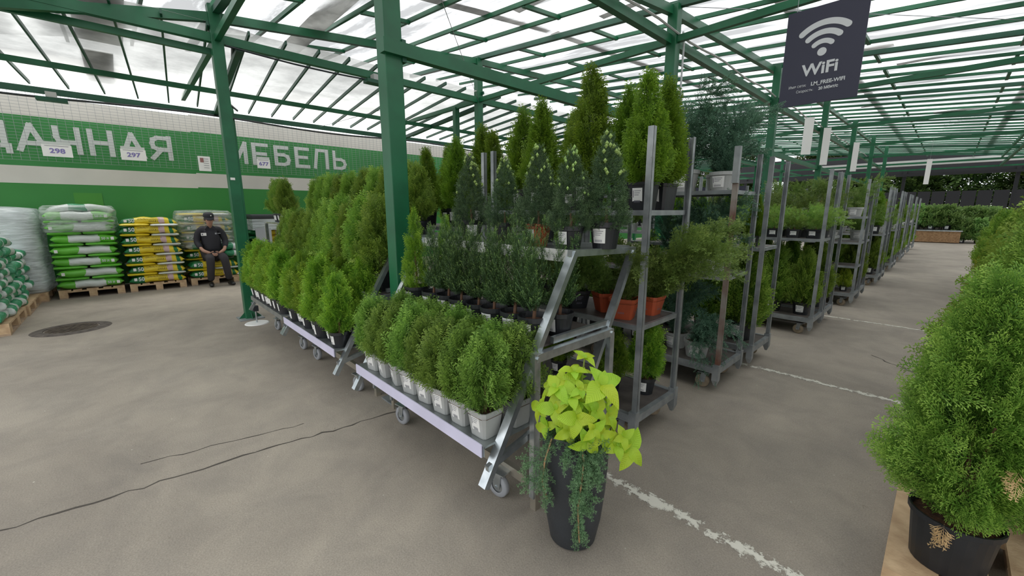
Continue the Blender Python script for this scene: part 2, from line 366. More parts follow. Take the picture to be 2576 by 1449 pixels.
# columns
def column(x, y, h, s, lab, foot=True, m=g):
    t = thing('steel_column', lab, 'column', (x, y, 0)); t['kind'] = 'structure'
    MB().box((0, 0, h / 2), (s, s, h)).build('shaft', m, t, bevel=.006)
    if foot:
        MB().box((0, 0, .006), (s + .16, s + .16, .012)).build('base_plate', M['galv_old'], t)
        b = MB()
        for a in range(4):
            co, si = math.cos(a * PI / 2), math.sin(a * PI / 2)
            V = [(co * s / 2 - si * dy, si * s / 2 + co * dy, .012) for dy in (-.004, .004)] + [(co * (s / 2 + .07) - si * dy, si * (s / 2 + .07) + co * dy, .012) for dy in (-.004, .004)] + [(co * s / 2 - si * dy, si * s / 2 + co * dy, .09) for dy in (-.004, .004)]
            b.add(V, [(0, 2, 4), (1, 5, 3), (0, 1, 3, 2), (2, 3, 5, 4), (0, 4, 5, 1)])
        b.build('gusset', m, t)
    return t
c1 = column(-6.42, 1.12, 4.4, .125, 'green steel column with splayed foot beside the seated man')
MB().box((.066, -.02, 1.85), (.004, .05, .03)).build('sticker', M['white'], c1)
c2 = column(-2.73, 1.45, 4.1, .125, 'thick green steel column rising between the two stepped plant displays')
MB().box((.05, .07, 2.5), (.05, .03, .14)).build('bracket', gd, c2)
nm = ['second', 'third', 'fourth', 'fifth', 'sixth', 'seventh']
for i, Y in enumerate(frames[2:8]):
    column(-6.42, Y, rz_(-6.42, Y), .12, f'green steel column in the row behind the displays, {nm[i]} from the seated man')
    column(-2.62 + .05 * i, Y, rz_(-2.65, Y), .125, f'green steel column in the row through the trolleys, {nm[i]} from the thick front one')
column(-10.1, 1.83, 4.1, .13, 'dark green column by the banner behind the column with splayed foot', False)
column(-7.15, 5.2, 3.5, .1, 'slim green column with cable knot carrying the tie beam', False)
column(-10.1, -2.3, 4.1, .13, 'green column at the far end of the banner wall', False)
for i, Y in enumerate(frames[4:8]): column(-10.1, Y, 3.5, .12, f'green wall column far behind the trolleys, number {i+1} along the banner side', False)
# lean-to beside the banner
ybeam('eave_beam', -10.05, -2.96, 29.8, 3.30, .06, .09, gd)
ybeam('purlin', -8.5, -2.96, 29.8, 3.36, .05, .07, g)
y = -2.75
while y < 22:
    MB().beam((-6.3, y, 3.62), (-10.15, y + .3, 3.42), .022, .05).build('glazing_bar', M['wire'] if y > 100 else gd, roof); y += .42
for Y in (1.35, 5.35, 9.4): MB().beam((-6.42, Y, 3.45), (-10.15, Y + .25, 3.30), .07, .07).build('lean_to_rafter', gd, roof)
V = []; F = []; nx, ny = 8, 50
for b in range(ny):
    for a in range(nx):
        V.append((-6.38 - 3.85 * a / (nx - 1), -2.96 + 25 * b / (ny - 1), 3.66 - .2 * a / (nx - 1) + .012 * math.sin(b * 1.9 + a)))
for b in range(ny - 1):
    for a in range(nx - 1): F.append((b * nx + a, b * nx + a + 1, (b + 1) * nx + a + 1, (b + 1) * nx + a))
MB().add(V, F).build('lean_to_film_sheet', M['film_lean'], roof, smooth=True)
MB().box((-7.3, .1, 3.7), (1.9, .45, .004)).build('film_patch', M['film_grey'], roof)
MB().box((-9, .05, 3.58), (1.5, .32, .004)).build('film_patch', M['film_grey'], roof)
MB().box((-5.4, 2.3, rz_(-5.4, 2.3) + .11), (5.5, .3, .004)).build('film_patch', M['film_grey'], roof)
for k in range(26):
    rr = random.Random(k); x = rr.uniform(-6, 4); yy = rr.uniform(2, 22)
    MB().box((x, yy, rz_(x, yy) + .1), (rr.uniform(.5, 2.2), rr.uniform(.1, .3), .004)).build('film_patch', M['film_grey'], roof)
for X in (-4.6, -1.75, .75, 2.6):                                   # overlap seams of the film seen as grey bands along the hall
    for a, b in zip(frames[:-1], frames[1:]): MB().beam((X, a + .05, rz_(X, a) + .09), (X, b - .05, rz_(X, b) + .09), .16, .004).build('film_seam', M['film_grey'], roof)
# cables and conduits
pts = [(-2.55, y, 3.56 + .02 * math.sin(y * 3.1)) for y in np.arange(1.5, 22, .4)]
MB().tube(pts, .014, 5).build('conduit', M['concrete'], roof)['label'] = 'grey conduit lying along the girder through the trolley columns'
MB().tube([(-2.54, 5.28, 3.6), (-2.53, 5.3, 3.5), (-2.53, 5.3, 1.9)], .012, 6).build('downpipe', M['signwhite'], roof)['label'] = 'thin white pipe down the column behind the tall arborvitae'
MB().tube([(-10.0, y, 3.22 + .035 * math.sin(y * 1.3)) for y in np.arange(-2.4, 9, .25)], .018, 5).build('cable', M['cable'], roof)['label'] = 'black cable bundle slung under the eave above the banner'
MB().tube([(-6.36, 1.2 + .25 * i, 3.43 - .04 * math.sin(i * PI / 9)) for i in range(10)], .012, 5).build('cable', M['cable'], roof)['label'] = 'black cable sagging under the girder beside the splayed-foot column'
MB().tube([(-10.0, 1.95, 3.4), (-9.6, 1.7, 3.47), (-9.0, 1.6, 3.5), (-8.4, 1.55, 3.48), (-7.4, 1.45, 3.5), (-6.5, 1.3, 3.48)], .02, 5).build('cable', M['cable'], roof)['label'] = 'twisted black cable tied along the sloping rafter by the banner'
for i, (a, b) in enumerate((((-6.4, 5.2, 3.45), (-2.65, 1.3, 3.9)), ((-2.6, 5.3, 3.9), (1.2, 9.3, 3.7)), ((-10, 3.5, 3.3), (-6.4, 5.2, 3.8)))):
    MB().beam(a, b, .006, .006).build('wire', M['wire'], roof)['label'] = ['thin bracing wire under the roof above the first display', 'thin bracing wire behind the hanging sign', 'thin bracing wire under the lean-to film'][i]
def lamp(loc, lab):
    t = thing('floodlight', lab, 'lamp', loc)
    MB().box((0, 0, 0), (.16, .34, .05)).build('housing', gd, t); MB().box((0, 0, .07), (.12, .12, .08)).build('bracket', M['concrete'], t)
lamp((-9.93, -.55, 3.16), 'flat floodlight hanging under the eave above the banner')
lamp((-6.3, 3.1, 3.37), 'small floodlight under the girder behind the thick green column')
lamp((-6.3, 8.2, 3.37), 'small floodlight under the girder above the tall arborvitae')
for i, (x, yy, z0, z1, w) in enumerate(((-1.85, 8.7, 2.4, 3.0, .14), (-2.4, 13.2, 2.6, 3.5, .16), (-2.35, 17.4, 2.7, 3.6, .16), (-.6, 17, 2.2, 2.9, .12))):
    tag(MB().box((x, yy, (z0 + z1) / 2), (w * .7, w * .7, z1 - z0) if 0 else (w, .006, z1 - z0), .5).build('paper_streamer', M['white']), f'white paper streamer hanging from the girder, {ordn(i)} beyond the dark sign', 'streamer', 'paper streamers under the roof')
    MB().beam((x, yy, z1), (x, yy, 3.48), .004, .004).build('string', M['wire'], SC.objects[-1] if 0 else bpy.data.objects['paper_streamer' + ('' if i == 0 else '.%03d' % i)])

# ------------------------------------------------------------------ banner wall
ban = empty('wall_banner'); tag(ban, kind='structure')
bwhite = mat('banner_white', (.60, .58, .53), .6, noise=.1, nscale=1.5); bgreen = mat('banner_green', (.03, .225, .05), .5, noise=.18, nscale=.8)
bdark = mat('banner_green_low', (.028, .225, .034), .5, noise=.22, nscale=.7); bpatch = mat('banner_patch', (.045, .235, .02), .5)
XB = -11.3
for z0, z1, m_ in ((0, 1.93, bdark), (1.93, 2.23, bwhite), (2.23, 3.08, bgreen), (3.08, 3.42, bwhite)):
    for (ya, yb) in ((-3.2, 1.3), (1.3, 6), (6, 14), (14, 22)):
        MB().box((XB, (ya + yb) / 2, (z0 + z1) / 2 + .02 * (ya > 0)), (.02, yb - ya, z1 - z0)).build('banner_panel', m_, ban)
MB().box((XB + .016, -.4, 1.62), (.004, .38, .32)).build('banner_patch', bpatch, ban)
lw = mat('banner_letter', (.55, .58, .56), .55)
GL = {'Д': [[(.14, .12), (.24, 1), (.86, 1), (.86, .12)], [(0, .12), (1, .12)], [(.02, .12), (.02, -.12)], [(.98, .12), (.98, -.12)]],
      'А': [[(.02, 0), (.5, 1), (.98, 0)], [(.22, .28), (.78, .28)]], 'Ч': [[(.08, 1), (.08, .62), (.16, .46), (.35, .42), (.92, .42)], [(.92, 1), (.92, 0)]],
      'Н': [[(.08, 0), (.08, 1)], [(.92, 0), (.92, 1)], [(.08, .5), (.92, .5)]], 'Я': [[(.92, 0), (.92, 1)], [(.92, .95), (.35, .95), (.14, .86), (.08, .68), (.14, .50), (.35, .42), (.92, .42)], [(.5, .42), (.05, 0)]],
      'М': [[(.05, 0), (.05, 1), (.5, .25), (.95, 1), (.95, 0)]], 'Е': [[(.9, 1), (.1, 1), (.1, 0), (.9, 0)], [(.1, .52), (.8, .52)]],
      'Б': [[(.85, .96), (.1, .96), (.1, .04), (.62, .04), (.84, .12), (.92, .30), (.84, .48), (.62, .56), (.1, .56)]], 'Л': [[(.02, 0), (.2, 1), (.9, 1), (.9, 0)]],
      'Ь': [[(.1, 1), (.1, .04), (.62, .04), (.84, .12), (.92, .30), (.84, .48), (.62, .56), (.1, .56)]]}
def word(s, y0, y1, z, h=.50):
    n = len(s); w = (y1 - y0) / n; gw = w * .74; sw = .078
    for i, ch in enumerate(s):
        b = MB(); k = 0
        for line in GL[ch]:
            P = [(p[0] * gw, (p[1] - .5) * (h - sw)) for p in line]
            for (p, q) in zip(P[:-1], P[1:]):
                d = Vector((q[0] - p[0], q[1] - p[1])).normalized() * sw * .42; e = .0012 + .0007 * k; k += 1
                b.beam((e, p[0] - d.x, p[1] - d.y), (e, q[0] + d.x, q[1] + d.y), sw, .0012, (1, 0, 0))
        o = b.build('letter', lw, ban, loc=(XB + .014, y0 + i * w + w * .13, z))
word('ДАЧНАЯ', -1.62, 1.0, 2.715); word('МЕБЕЛЬ', 1.88, 4.62, 2.75)
text('letter', 'САДОВАЯ', .6, lw, ban, (XB + .02, 8, 2.72), (R(90), 0, R(90)), .018, .8) if 0 else None
b = MB()
for i in range(170): b.beam((-10.95, -3 + i * .1, 2.3), (-10.95, -3 + i * .1, 3.46), .004, .004)
for i in range(24): b.beam((-10.95, -3, 2.3 + i * .05), (-10.95, 14, 2.3 + i * .05), .004, .004)
o = b.build('wire_mesh_fence', M['wire']); tag(o, 'welded wire mesh in front of the upper green banner', 'fence', kind='structure')
def tagsign(y, z, num, w=.36, h=.2, lab=''):
    t = thing('price_sign', lab, 'price sign', (-10.9, y, z))
    MB().box((0, 0, 0), (.01, w, h)).build('card', M['white'], t)
    MB().box((0, 0, h / 2 + .025), (.012, w * .95, .05)).build('holder', lw, t)
    text('numeral', num, .11, mat('violet_print', (.2, .17, .42), .6), t, (.007, 0, -.005), (R(90), 0, R(90)), .003, 1.15)
    MB().box((.006, .0, h / 2 - .02), (.003, w * .8, .006)).build('printed_line', M['print'], t)
tagsign(-.66, 2.48, '298', lab='white price sign reading 298 on the mesh, above the lime sacks')
tagsign(.33, 2.5, '297', lab='white price sign with number 297 on the mesh, above the yellow sacks')
tagsign(2.52, 2.5, '677', .26, .2, lab='white price sign reading 677 above the arborvitae')
t = thing('notice_sheet', 'white notice sheet with small photo on the mesh beside the green column', 'notice', (-10.9, 1.42, 2.42))
MB().box((0, 0, 0), (.008, .21, .3)).build('sheet', M['white'], t); MB().box((.006, -.04, .07), (.003, .06, .09)).build('printed_photo', mat('notice_photo', (.28, .13, .12), .6), t)
for k in range(5): MB().box((.006, .03, .1 - k * .045), (.003, .09, .006)).build('printed_line', M['print'], t)
# wall/boundary of the hall on the open far side

# ------------------------------------------------------------------ foliage meshes
def nrm(a): return a / (np.linalg.norm(a, axis=-1, keepdims=True) + 1e-9)
MID = [.55]
def quadset(segs):
    """segs: list of (base, tip, width, normal) in 3-D -> V (n,4,3), tone (n,4)"""
    V = []; To = []; md = MID[0]
    for (p, q, w, n, t0, t1) in segs:
        p = np.array(p, float); q = np.array(q, float); d = q - p; s = np.cross(d, np.array(n, float)); s = s / (np.linalg.norm(s) + 1e-9) * w / 2
        m = p + d * md
        V.append([p, m + s, q, m - s]); To.append([t0, (t0 + t1) / 2, t1, (t0 + t1) / 2])
    return np.array(V), np.array(To)
def t_thuja(n=6, sub=1, seed=0, wid=.05):
    r = random.Random(seed); S = [((0, 0, 0), (1, 0, .0), .035, (0, 0, 1), 0, .7)]
    for i in range(n):
        t = .1 + .82 * i / (n - 1)
        for s in (-1, 1):
            tt = t + (.04 if s > 0 else 0); L = (.46 * (1 - tt * .62)) * r.uniform(.85, 1.15); a = R(r.uniform(38, 52)); z = r.uniform(-.06, .08)
            p = (tt, 0, 0); q = (tt + L * math.cos(a), s * L * math.sin(a), z); S.append((p, q, wid, (0, 0, 1), .25 + .3 * t, .75 + .25 * t))
            for k in range(sub):
                f = .4 + .25 * k; m = tuple(p[j] + (q[j] - p[j]) * f for j in range(3)); a2 = a + R(-32 if k % 2 == 0 else 34)
                S.append((m, (m[0] + L * .5 * math.cos(a2), m[1] + s * L * .5 * math.sin(a2), z), wid * .9, (0, 0, 1), .4, .85))
    return quadset(S)
def t_needles(n=16, L=.22, w=.035, ang=60, seed=0, flat=0, stem=.02, tip=.9):
    r = random.Random(seed); S = [((0, 0, 0), (1, 0, 0), stem, (0, 0, 1), 0, .3), ((0, 0, 0), (1, 0, 0), stem, (0, 1, 0), 0, .3)]
    for i in range(n):
        t = .06 + .9 * i / n; ph = i * 2.4 if not flat else (PI / 2 * (1 if i % 2 else -1) + r.uniform(-.5, .5)); a = R(ang * (1 - .35 * t))
        l = L * r.uniform(.8, 1.2) * (1 - .35 * t); q = (t + l * math.cos(a), l * math.sin(a) * math.cos(ph), l * math.sin(a) * math.sin(ph))
        if flat: q = (q[0], l * math.sin(a) * (1 if i % 2 else -1), l * .25 * r.uniform(-1, 1))
        S.append(((t, 0, 0), q, w, (math.sin(ph) * .3, -math.sin(ph), math.cos(ph)), .15 + .5 * t, .45 + (tip - .45) * t))
    return quadset(S)
def t_plume(n=13, seed=0):
    r = random.Random(seed); S = [((0, 0, 0), (1, 0, 0), .03, (0, 0, 1), 0, .5)]
    for i in range(n):
        t = .05 + .9 * i / n; ph = i * 2.4; a = R(r.uniform(22, 38)); l = .38 * (1 - .45 * t) * r.uniform(.8, 1.2)
        q = np.array((t + l * math.cos(a), l * math.sin(a) * math.cos(ph), l * math.sin(a) * math.sin(ph)))
        S.append(((t, 0, 0), q, .045, (0, -math.sin(ph), math.cos(ph)), .25 + .3 * t, .6 + .4 * t))
        for s in (-1, 1):
            m = np.array((t, 0, 0)) * .5 + q * .5; d = q - np.array((t, 0, 0)); side = np.cross(d, (0, -math.sin(ph), math.cos(ph)))
            S.append((m, m + d * .42 + side * s * .35, .035, (0, -math.sin(ph), math.cos(ph)), .4, .8))
    return quadset(S)
def t_leafy(n=7, seed=0):
    r = random.Random(seed); S = [((0, 0, 0), (1, 0, 0), .02, (0, 0, 1), 0, .3)]
    for i in range(n):
        t = .15 + .85 * i / n; s = 1 if i % 2 else -1; a = R(r.uniform(35, 60)); l = .42
        S.append(((t, 0, 0), (t + l * math.cos(a), s * l * math.sin(a), r.uniform(-.12, .1)), .2, (0, 0, 1), .3 + .3 * t, .6 + .4 * t))
    return quadset(S)
def scatter(temps, P, D, N, S, tone, seed=0):
    """place templates at P with axis D, plane normal near N, size S"""
    rng = np.random.default_rng(seed); n = len(P); idx = rng.integers(0, len(temps), n); Vs = []; Ts = []
    D = nrm(D); Y = nrm(np.cross(N, D)); Z = np.cross(D, Y)
    for k, (tv, tt) in enumerate(temps):
        w = np.where(idx == k)[0]
        if not len(w): continue
        q = tv.reshape(-1, 3)
        V = P[w][:, None, :] + S[w][:, None, None] * (q[None, :, 0:1] * D[w][:, None, :] + q[None, :, 1:2] * Y[w][:, None, :] + q[None, :, 2:3] * Z[w][:, None, :])
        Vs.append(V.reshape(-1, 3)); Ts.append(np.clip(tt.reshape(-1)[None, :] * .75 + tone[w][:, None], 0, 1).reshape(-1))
    return np.concatenate(Vs), np.concatenate(Ts)
def quad_mesh(name, V, To, m):
    me = bpy.data.meshes.new(name); n = len(V); me.vertices.add(n); me.vertices.foreach_set('co', V.astype(np.float32).ravel())
    me.loops.add(n); me.loops.foreach_set('vertex_index', np.arange(n, dtype=np.int32)); nf = n // 4; me.polygons.add(nf)
    me.polygons.foreach_set('loop_start', np.arange(0, n, 4, dtype=np.int32)); me.update(calc_edges=True)
    a = me.attributes.new('tone', 'FLOAT', 'POINT'); a.data.foreach_set('value', To.astype(np.float32)); me.materials.append(m); return me
MID[0] = .76
def t_frond(seed):
    r = random.Random(seed); S = []
    for k in range(4): S.append(((k * .22, 0, 0), (k * .22 + .27, 0, 0), .035, (0, 0, 1), .1 + .15 * k, .3 + .15 * k))
    for i in range(7):
        t = .08 + .8 * i / 6
        for s in (-1, 1):
            L = .44 * (1 - t * .6) * r.uniform(.85, 1.15); a = R(r.uniform(36, 50)); z = r.uniform(-.05, .06); d = (math.cos(a), s * math.sin(a))
            for k in range(3):
                p = (t + d[0] * L * k / 3, d[1] * L * k / 3, z * k / 3); q = (t + d[0] * L * (k + 1.15) / 3, d[1] * L * (k + 1.15) / 3, z * (k + 1) / 3)
                S.append((p, q, .034, (0, 0, 1), .25 + .2 * k, .5 + .2 * k))
                if k < 2:
                    a2 = a + R(38 if k % 2 else -38); S.append((q, (q[0] + .12 * math.cos(a2), q[1] + s * .12 * math.sin(a2), z), .032, (0, 0, 1), .5, .85))
    return quadset(S)
TH_FINE = [t_frond(s) for s in range(3)]; TH_HI = [t_thuja(7, 2, s, .042) for s in range(3)]; MID[0] = .55
TH = [t_thuja(5, 1, s, .075) for s in range(3)]; TH_LO = [t_thuja(4, 0, s, .13) for s in range(2)]
YEW = [t_needles(20, .22, .055, 65, s, 1, .03, 1.0) for s in range(2)]; SPR = [t_needles(14, .30, .045, 58, s, 0, .05) for s in range(2)]
PLM = [t_plume(12, s) for s in range(2)]; LEAF = [t_leafy(7, s) for s in range(2)]; NEED = [t_needles(16, .26, .06, 50, s, 0, .04) for s in range(2)]
def crown(name, H, Rr, n, temps, m, size=(.05, .08), prof=(.5, .75), up=.7, z0=.0, seed=0, lobes=0, lean=0, inner=.5, jit=.25, nt='radial', extra=None):
    """conical or ovoid crown; prof = (roundness of the base, taper power)"""
    g_ = np.random.default_rng(seed); t = g_.random(n * 3)
    f = lambda t: np.minimum(1, ((t + .04) / .2)) ** prof[0] * (1 - t) ** prof[1] + .04
    t = t[g_.random(n * 3) < f(t) / f(t).max()][:n]; n = len(t)
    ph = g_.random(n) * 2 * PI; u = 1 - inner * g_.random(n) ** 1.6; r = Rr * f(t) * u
    if lobes: r *= 1 + .22 * np.sin(ph * lobes + seed) * np.cos(t * 9 + seed) + .12 * np.sin(ph * 7 + t * 14)
    out = np.stack([np.cos(ph), np.sin(ph), np.zeros(n)], 1)
    P = out * r[:, None]; P[:, 2] = z0 + t * H; P[:, 0] += lean * t
    S = size[0] + (size[1] - size[0]) * g_.random(n)
    upv = up + .35 * t
    D = out * (1 - upv * .6)[:, None] + np.array([0, 0, 1.]) * upv[:, None] + g_.normal(0, jit, (n, 3)); D = nrm(D)
    P = P - D * S[:, None] * .45
    if nt == 'radial': N = np.cross(out, [0, 0, 1.]) + g_.normal(0, .6, (n, 3))
    else: N = np.tile([0, 0, 1.], (n, 1)) + g_.normal(0, .4, (n, 3))
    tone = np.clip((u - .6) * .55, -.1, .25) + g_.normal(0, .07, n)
    V, To = scatter(temps, P, D, N, S, tone, seed)
    return quad_mesh(name, V, To, m)
def branches(name, paths, n, temps, m, size, seed=0, spread=.03, follow=.8, up=.2):
    """sprays along arching branch paths"""
    g_ = np.random.default_rng(seed); P = []; D = []; TT = []
    for pts in paths:
        pts = np.array(pts, float); L = np.linalg.norm(np.diff(pts, axis=0), axis=1); k = max(4, int(n * L.sum()))
        for t in g_.random(k):
            s = t * (len(pts) - 1); i = min(int(s), len(pts) - 2); f = s - i; P.append(pts[i] * (1 - f) + pts[i + 1] * f); D.append((pts[i + 1] - pts[i]) / (L[i] + 1e-9)); TT.append(t)
    P = np.array(P); D = np.array(D); TT = np.array(TT); n_ = len(P)
    rd = nrm(g_.normal(0, 1, (n_, 3))); P += rd * spread * g_.random((n_, 1)); D = nrm(D * follow + rd * .55 + np.array([0, 0, up]))
    S = size * (.7 + .6 * g_.random(n_)) * (1.05 - .35 * TT); N = nrm(g_.normal(0, 1, (n_, 3)) + np.array([0, 0, 1.]))
    V, To = scatter(temps, P, D, N, S, .1 * TT + g_.normal(0, .07, n_), seed); return quad_mesh(name, V, To, m)
def arch(r, ang, L, rise, droop, k=6, z0=0):
    pts = []
    for i in range(k + 1):
        t = i / k; d = L * t; pts.append((math.cos(ang) * d, math.sin(ang) * d, z0 + rise * math.sin(min(1, t * 1.2) * PI / 2) - droop * t * t))
    return pts

# ------------------------------------------------------------------ pots
def pot_round(rt, rb, h, m, parent, name='pot'):
    p = MB().lathe([(0, .004), (rb, 0), (rb * 1.01, .004), (rt * .93, h - .028), (rt * .95, h - .026), (rt, h - .024), (rt, h), (rt * .95, h), (rt * .90, h - .02), (rt * .88, h - .03)], 26)
    return p.build(name, m, parent, smooth=False)
def pot_square(a, b_, h, m, parent, name='pot'):
    p = MB().lathe([(0, .004), (b_, .006), (b_, .0), (b_ * 1.02, .004), (a * .95, h - .022), (a * 1.0, h - .02), (a * 1.02, h), (a * .95, h), (a * .9, h - .02)], 28, sq=7)
    return p.build(name, m, parent)
def soil(r, z, parent, sq=None): return MB().lathe([(0, z + .008), (r * .5, z + .006), (r, z)], 20, sq=sq).build('soil', M['soil'], parent, smooth=True)
def sticker(parent, r, z, w, h, ang=-PI / 2, tilt=.0, flat=False, m=None):
    t = empty('plant_label', (0, 0, 0), 0, parent)
    V = []; n = 6
    P = lambda u, zz, e=0: ((r + e + (zz - z) * tilt) * math.cos(ang + u / r), (r + e + (zz - z) * tilt) * math.sin(ang + u / r), zz)
    Q = lambda u, zz, e=0: (math.cos(ang) * (r + e + (zz - z) * tilt) - math.sin(ang) * u, math.sin(ang) * (r + e + (zz - z) * tilt) + math.cos(ang) * u, zz)
    f = Q if flat else P
    def strip(u0, u1, z0, z1, e, n, name, mm):
        V = []; F = []
        for i in range(n + 1):
            u = u0 + (u1 - u0) * i / n; V += [f(u, z0, e), f(u, z1, e)]
        for i in range(n): F.append((2 * i, 2 * i + 2, 2 * i + 3, 2 * i + 1))
        return V, F
    V, F = strip(-w / 2, w / 2, z - h / 2, z + h / 2, .0012, n, '', None)
    # one mesh part with two materials: paper and print
    b = MB().add(V, F); nf = len(b.f)
    for k in range(3):
        zz = z + h * (.32 - k * .13); V, F = strip(-w * .30, w * (.35 - .1 * k), zz - h * .018, zz + h * .018, .0018, n, '', None); b.add(V, F)
    for k in range(11):
        u = -w * .32 + k * w * .055; V, F = strip(u, u + w * (.018 + .014 * (k % 3 == 0)), z - h * .42, z - h * .26, .0018, 1, '', None); b.add(V, F)
    V, F = strip(-w * .44, -w * .37, z - h * .1, z + h * .35, .0018, 1, '', None); b.add(V, F)
    me = b.mesh('plant_label', m or M['white']); me.materials.append(M['print'])
    for i, p in enumerate(me.polygons):
        if i >= nf: p.material_index = 1
    bpy.data.objects.remove(t); return link('plant_label', me, None, parent)
PROTO = []
def plant(name, cat, pot, crown_me, fname='foliage', stem=.1, lab=None, crown_z=None, sticker_ang=(-PI / 2,), soil_r=None):
    """a potted plant kept aside as the source of its copies"""
    t = empty(name, (0, 0, 0)); t['category'] = cat
    kind, a, b_, h = pot[:4]; m = M[pot[4]]
    if kind == 'round': p = pot_round(a, b_, h, m, t); soil(a * .9, h - .028, t)
    else: p = pot_square(a, b_, h, m, t); soil(a * .98, h - .03, t, 7)
    for an in sticker_ang:
        if kind == 'round': sticker(p, (a + b_) / 2 * 1.0, h * .5, a * .85, h * .55, an, (a - b_) / h * .9)
        else: sticker(p, (a + b_) / 2 * .985, h * .52, a * .8, h * .55, an, (a - b_) / h * .95, True)
    z = h - .03 if crown_z is None else crown_z
    MB().tube([(0, 0, z - .01), (.004, .002, z + stem * .5), (0, 0, z + stem)], [.009, .008, .005], 6).build('stem', M['twig'], t)
    link(fname, crown_me, None, t, (0, 0, z))
    PROTO.append(t); return t
G = ('square', .068, .050, .135, 'greypot'); B1 = ('round', .075, .056, .125, 'blackpot'); B2 = ('round', .095, .072, .15, 'blackpot')
TC = ('round', .072, .05, .12, 'terra'); OR = ('square', .085, .058, .135, 'terra'); BS = ('square', .09, .07, .19, 'blackpot'); GR = ('round', .10, .075, .14, 'greypot')
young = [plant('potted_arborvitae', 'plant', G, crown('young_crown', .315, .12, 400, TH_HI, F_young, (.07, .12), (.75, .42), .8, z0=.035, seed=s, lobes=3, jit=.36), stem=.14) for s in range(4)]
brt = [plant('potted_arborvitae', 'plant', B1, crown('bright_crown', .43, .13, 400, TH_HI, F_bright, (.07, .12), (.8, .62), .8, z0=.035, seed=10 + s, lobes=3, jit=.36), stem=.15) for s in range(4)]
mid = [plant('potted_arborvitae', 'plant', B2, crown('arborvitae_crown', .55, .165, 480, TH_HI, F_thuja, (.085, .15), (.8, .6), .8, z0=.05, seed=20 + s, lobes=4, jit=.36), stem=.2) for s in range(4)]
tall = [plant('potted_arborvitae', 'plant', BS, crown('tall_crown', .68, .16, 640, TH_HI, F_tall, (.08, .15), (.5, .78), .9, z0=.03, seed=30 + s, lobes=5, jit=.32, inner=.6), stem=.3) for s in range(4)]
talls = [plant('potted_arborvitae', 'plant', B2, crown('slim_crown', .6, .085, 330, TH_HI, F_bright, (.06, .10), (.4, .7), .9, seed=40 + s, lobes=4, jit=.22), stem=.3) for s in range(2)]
def yew_crown(seed):
    r = random.Random(seed); paths = []
    for k in range(14):
        a = r.uniform(0, 2 * PI); o = r.uniform(.0, .062); h = r.uniform(.28, .50) * (1.0 - o * 2); x, y = math.cos(a) * o, math.sin(a) * o
        paths.append([(x * .5, y * .5, .05), (x * 1.0, y * 1.0, h * .3), (x * 1.25, y * 1.25, h * .7), (x * 1.35, y * 1.35, h)])
    return branches('yew_crown', paths, 125, YEW, F_yew, .066, seed, .012, .75, .25)
yew = [plant('potted_yew', 'plant', B1, yew_crown(s), stem=.12) for s in range(4)]
def spruce(seed, pot):
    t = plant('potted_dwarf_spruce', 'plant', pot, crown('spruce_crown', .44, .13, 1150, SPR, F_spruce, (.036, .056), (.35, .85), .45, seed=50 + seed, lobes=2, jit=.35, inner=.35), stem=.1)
    g_ = np.random.default_rng(seed); b = MB(); V = []; To = []
    for k in range(30):
        tt = .35 + .63 * g_.random() ** .6; ph = g_.random() * 2 * PI; r = .125 * (1 - tt) ** .85 + .012; c = np.array([r * math.cos(ph), r * math.sin(ph), .105 + tt * .44]); s = .0075 + .004 * tt
        q = [c + s * np.array(v) for v in ((1, 0, 0), (0, 1, 0), (-1, 0, 0), (0, -1, 0), (0, 0, 1.2), (0, 0, -1.2))]
        for (i, j, k2) in ((0, 1, 4), (1, 2, 4), (2, 3, 4), (3, 0, 4), (1, 0, 5), (2, 1, 5), (3, 2, 5), (0, 3, 5)): V += [q[i], q[j], q[k2], q[k2] * .5 + q[i] * .5]; To += [.5] * 4
    me = quad_mesh('spruce_buds', np.array(V), np.array(To), F_bud); o = link('young_buds', me, None, t); o['kind'] = 'stuff'; return t
spr = [spruce(0, B1), spruce(1, B1), spruce(2, TC)]
def jun_crown(seed, L=.42, n=11, m=F_jun, size=.085, rise=.2, droop=.12, bias=None, temps=PLM, dens=70):
    r = random.Random(seed); paths = []
    for k in range(n):
        a = (bias + r.uniform(-.7, .7)) if bias is not None and r.random() < .7 else r.uniform(0, 2 * PI)
        paths.append(arch(r, a, L * r.uniform(.55, 1), rise * r.uniform(.6, 1.5), droop * r.uniform(.3, 1.2)))
    return branches('juniper_crown', paths, dens, temps, m, size, seed, .035, .8, .15)
jun = [plant('potted_juniper', 'plant', OR, jun_crown(3, .58, 15, rise=.34, droop=.04, bias=0.35, size=.12, dens=130), stem=.05, sticker_ang=(-PI / 2, 0)),
       plant('potted_juniper', 'plant', OR, jun_crown(4, .38, 12, rise=.24, bias=0.9, size=.11, dens=110), stem=.05, sticker_ang=(-PI / 2, 0))]
junb = plant('potted_juniper', 'plant', ('square', .085, .062, .13, 'blackpot'), jun_crown(6, .30, 10, rise=.22, droop=.1), stem=.05)
blue = [plant('potted_juniper', 'plant', GR, jun_crown(20 + s, .32, 24, F_blue, .085, .36, .10, None, NEED, 85), stem=.1) for s in range(3)]
bluetrail = plant('potted_juniper', 'plant', GR, jun_crown(31, .32, 16, F_blue, .075, .22, .40, -.9, NEED, 110), stem=.05)
light = [plant('potted_juniper', 'plant', ('square', .075, .062, .10, 'blackpot'), jun_crown(40 + s, .26, 11, F_light, .075, .2, .05), stem=.05) for s in range(2)]
pfit = [plant('potted_juniper', 'plant', GR, jun_crown(60 + s, .40, 15, F_jun, .095, .34, .06), stem=.05) for s in range(2)]
gold = [plant('potted_arborvitae', 'plant', B2, crown('golden_crown', .5, .16, 330, TH, F_gold, (.09, .13), (.4, .6), .8, seed=70, lobes=3), stem=.2)]
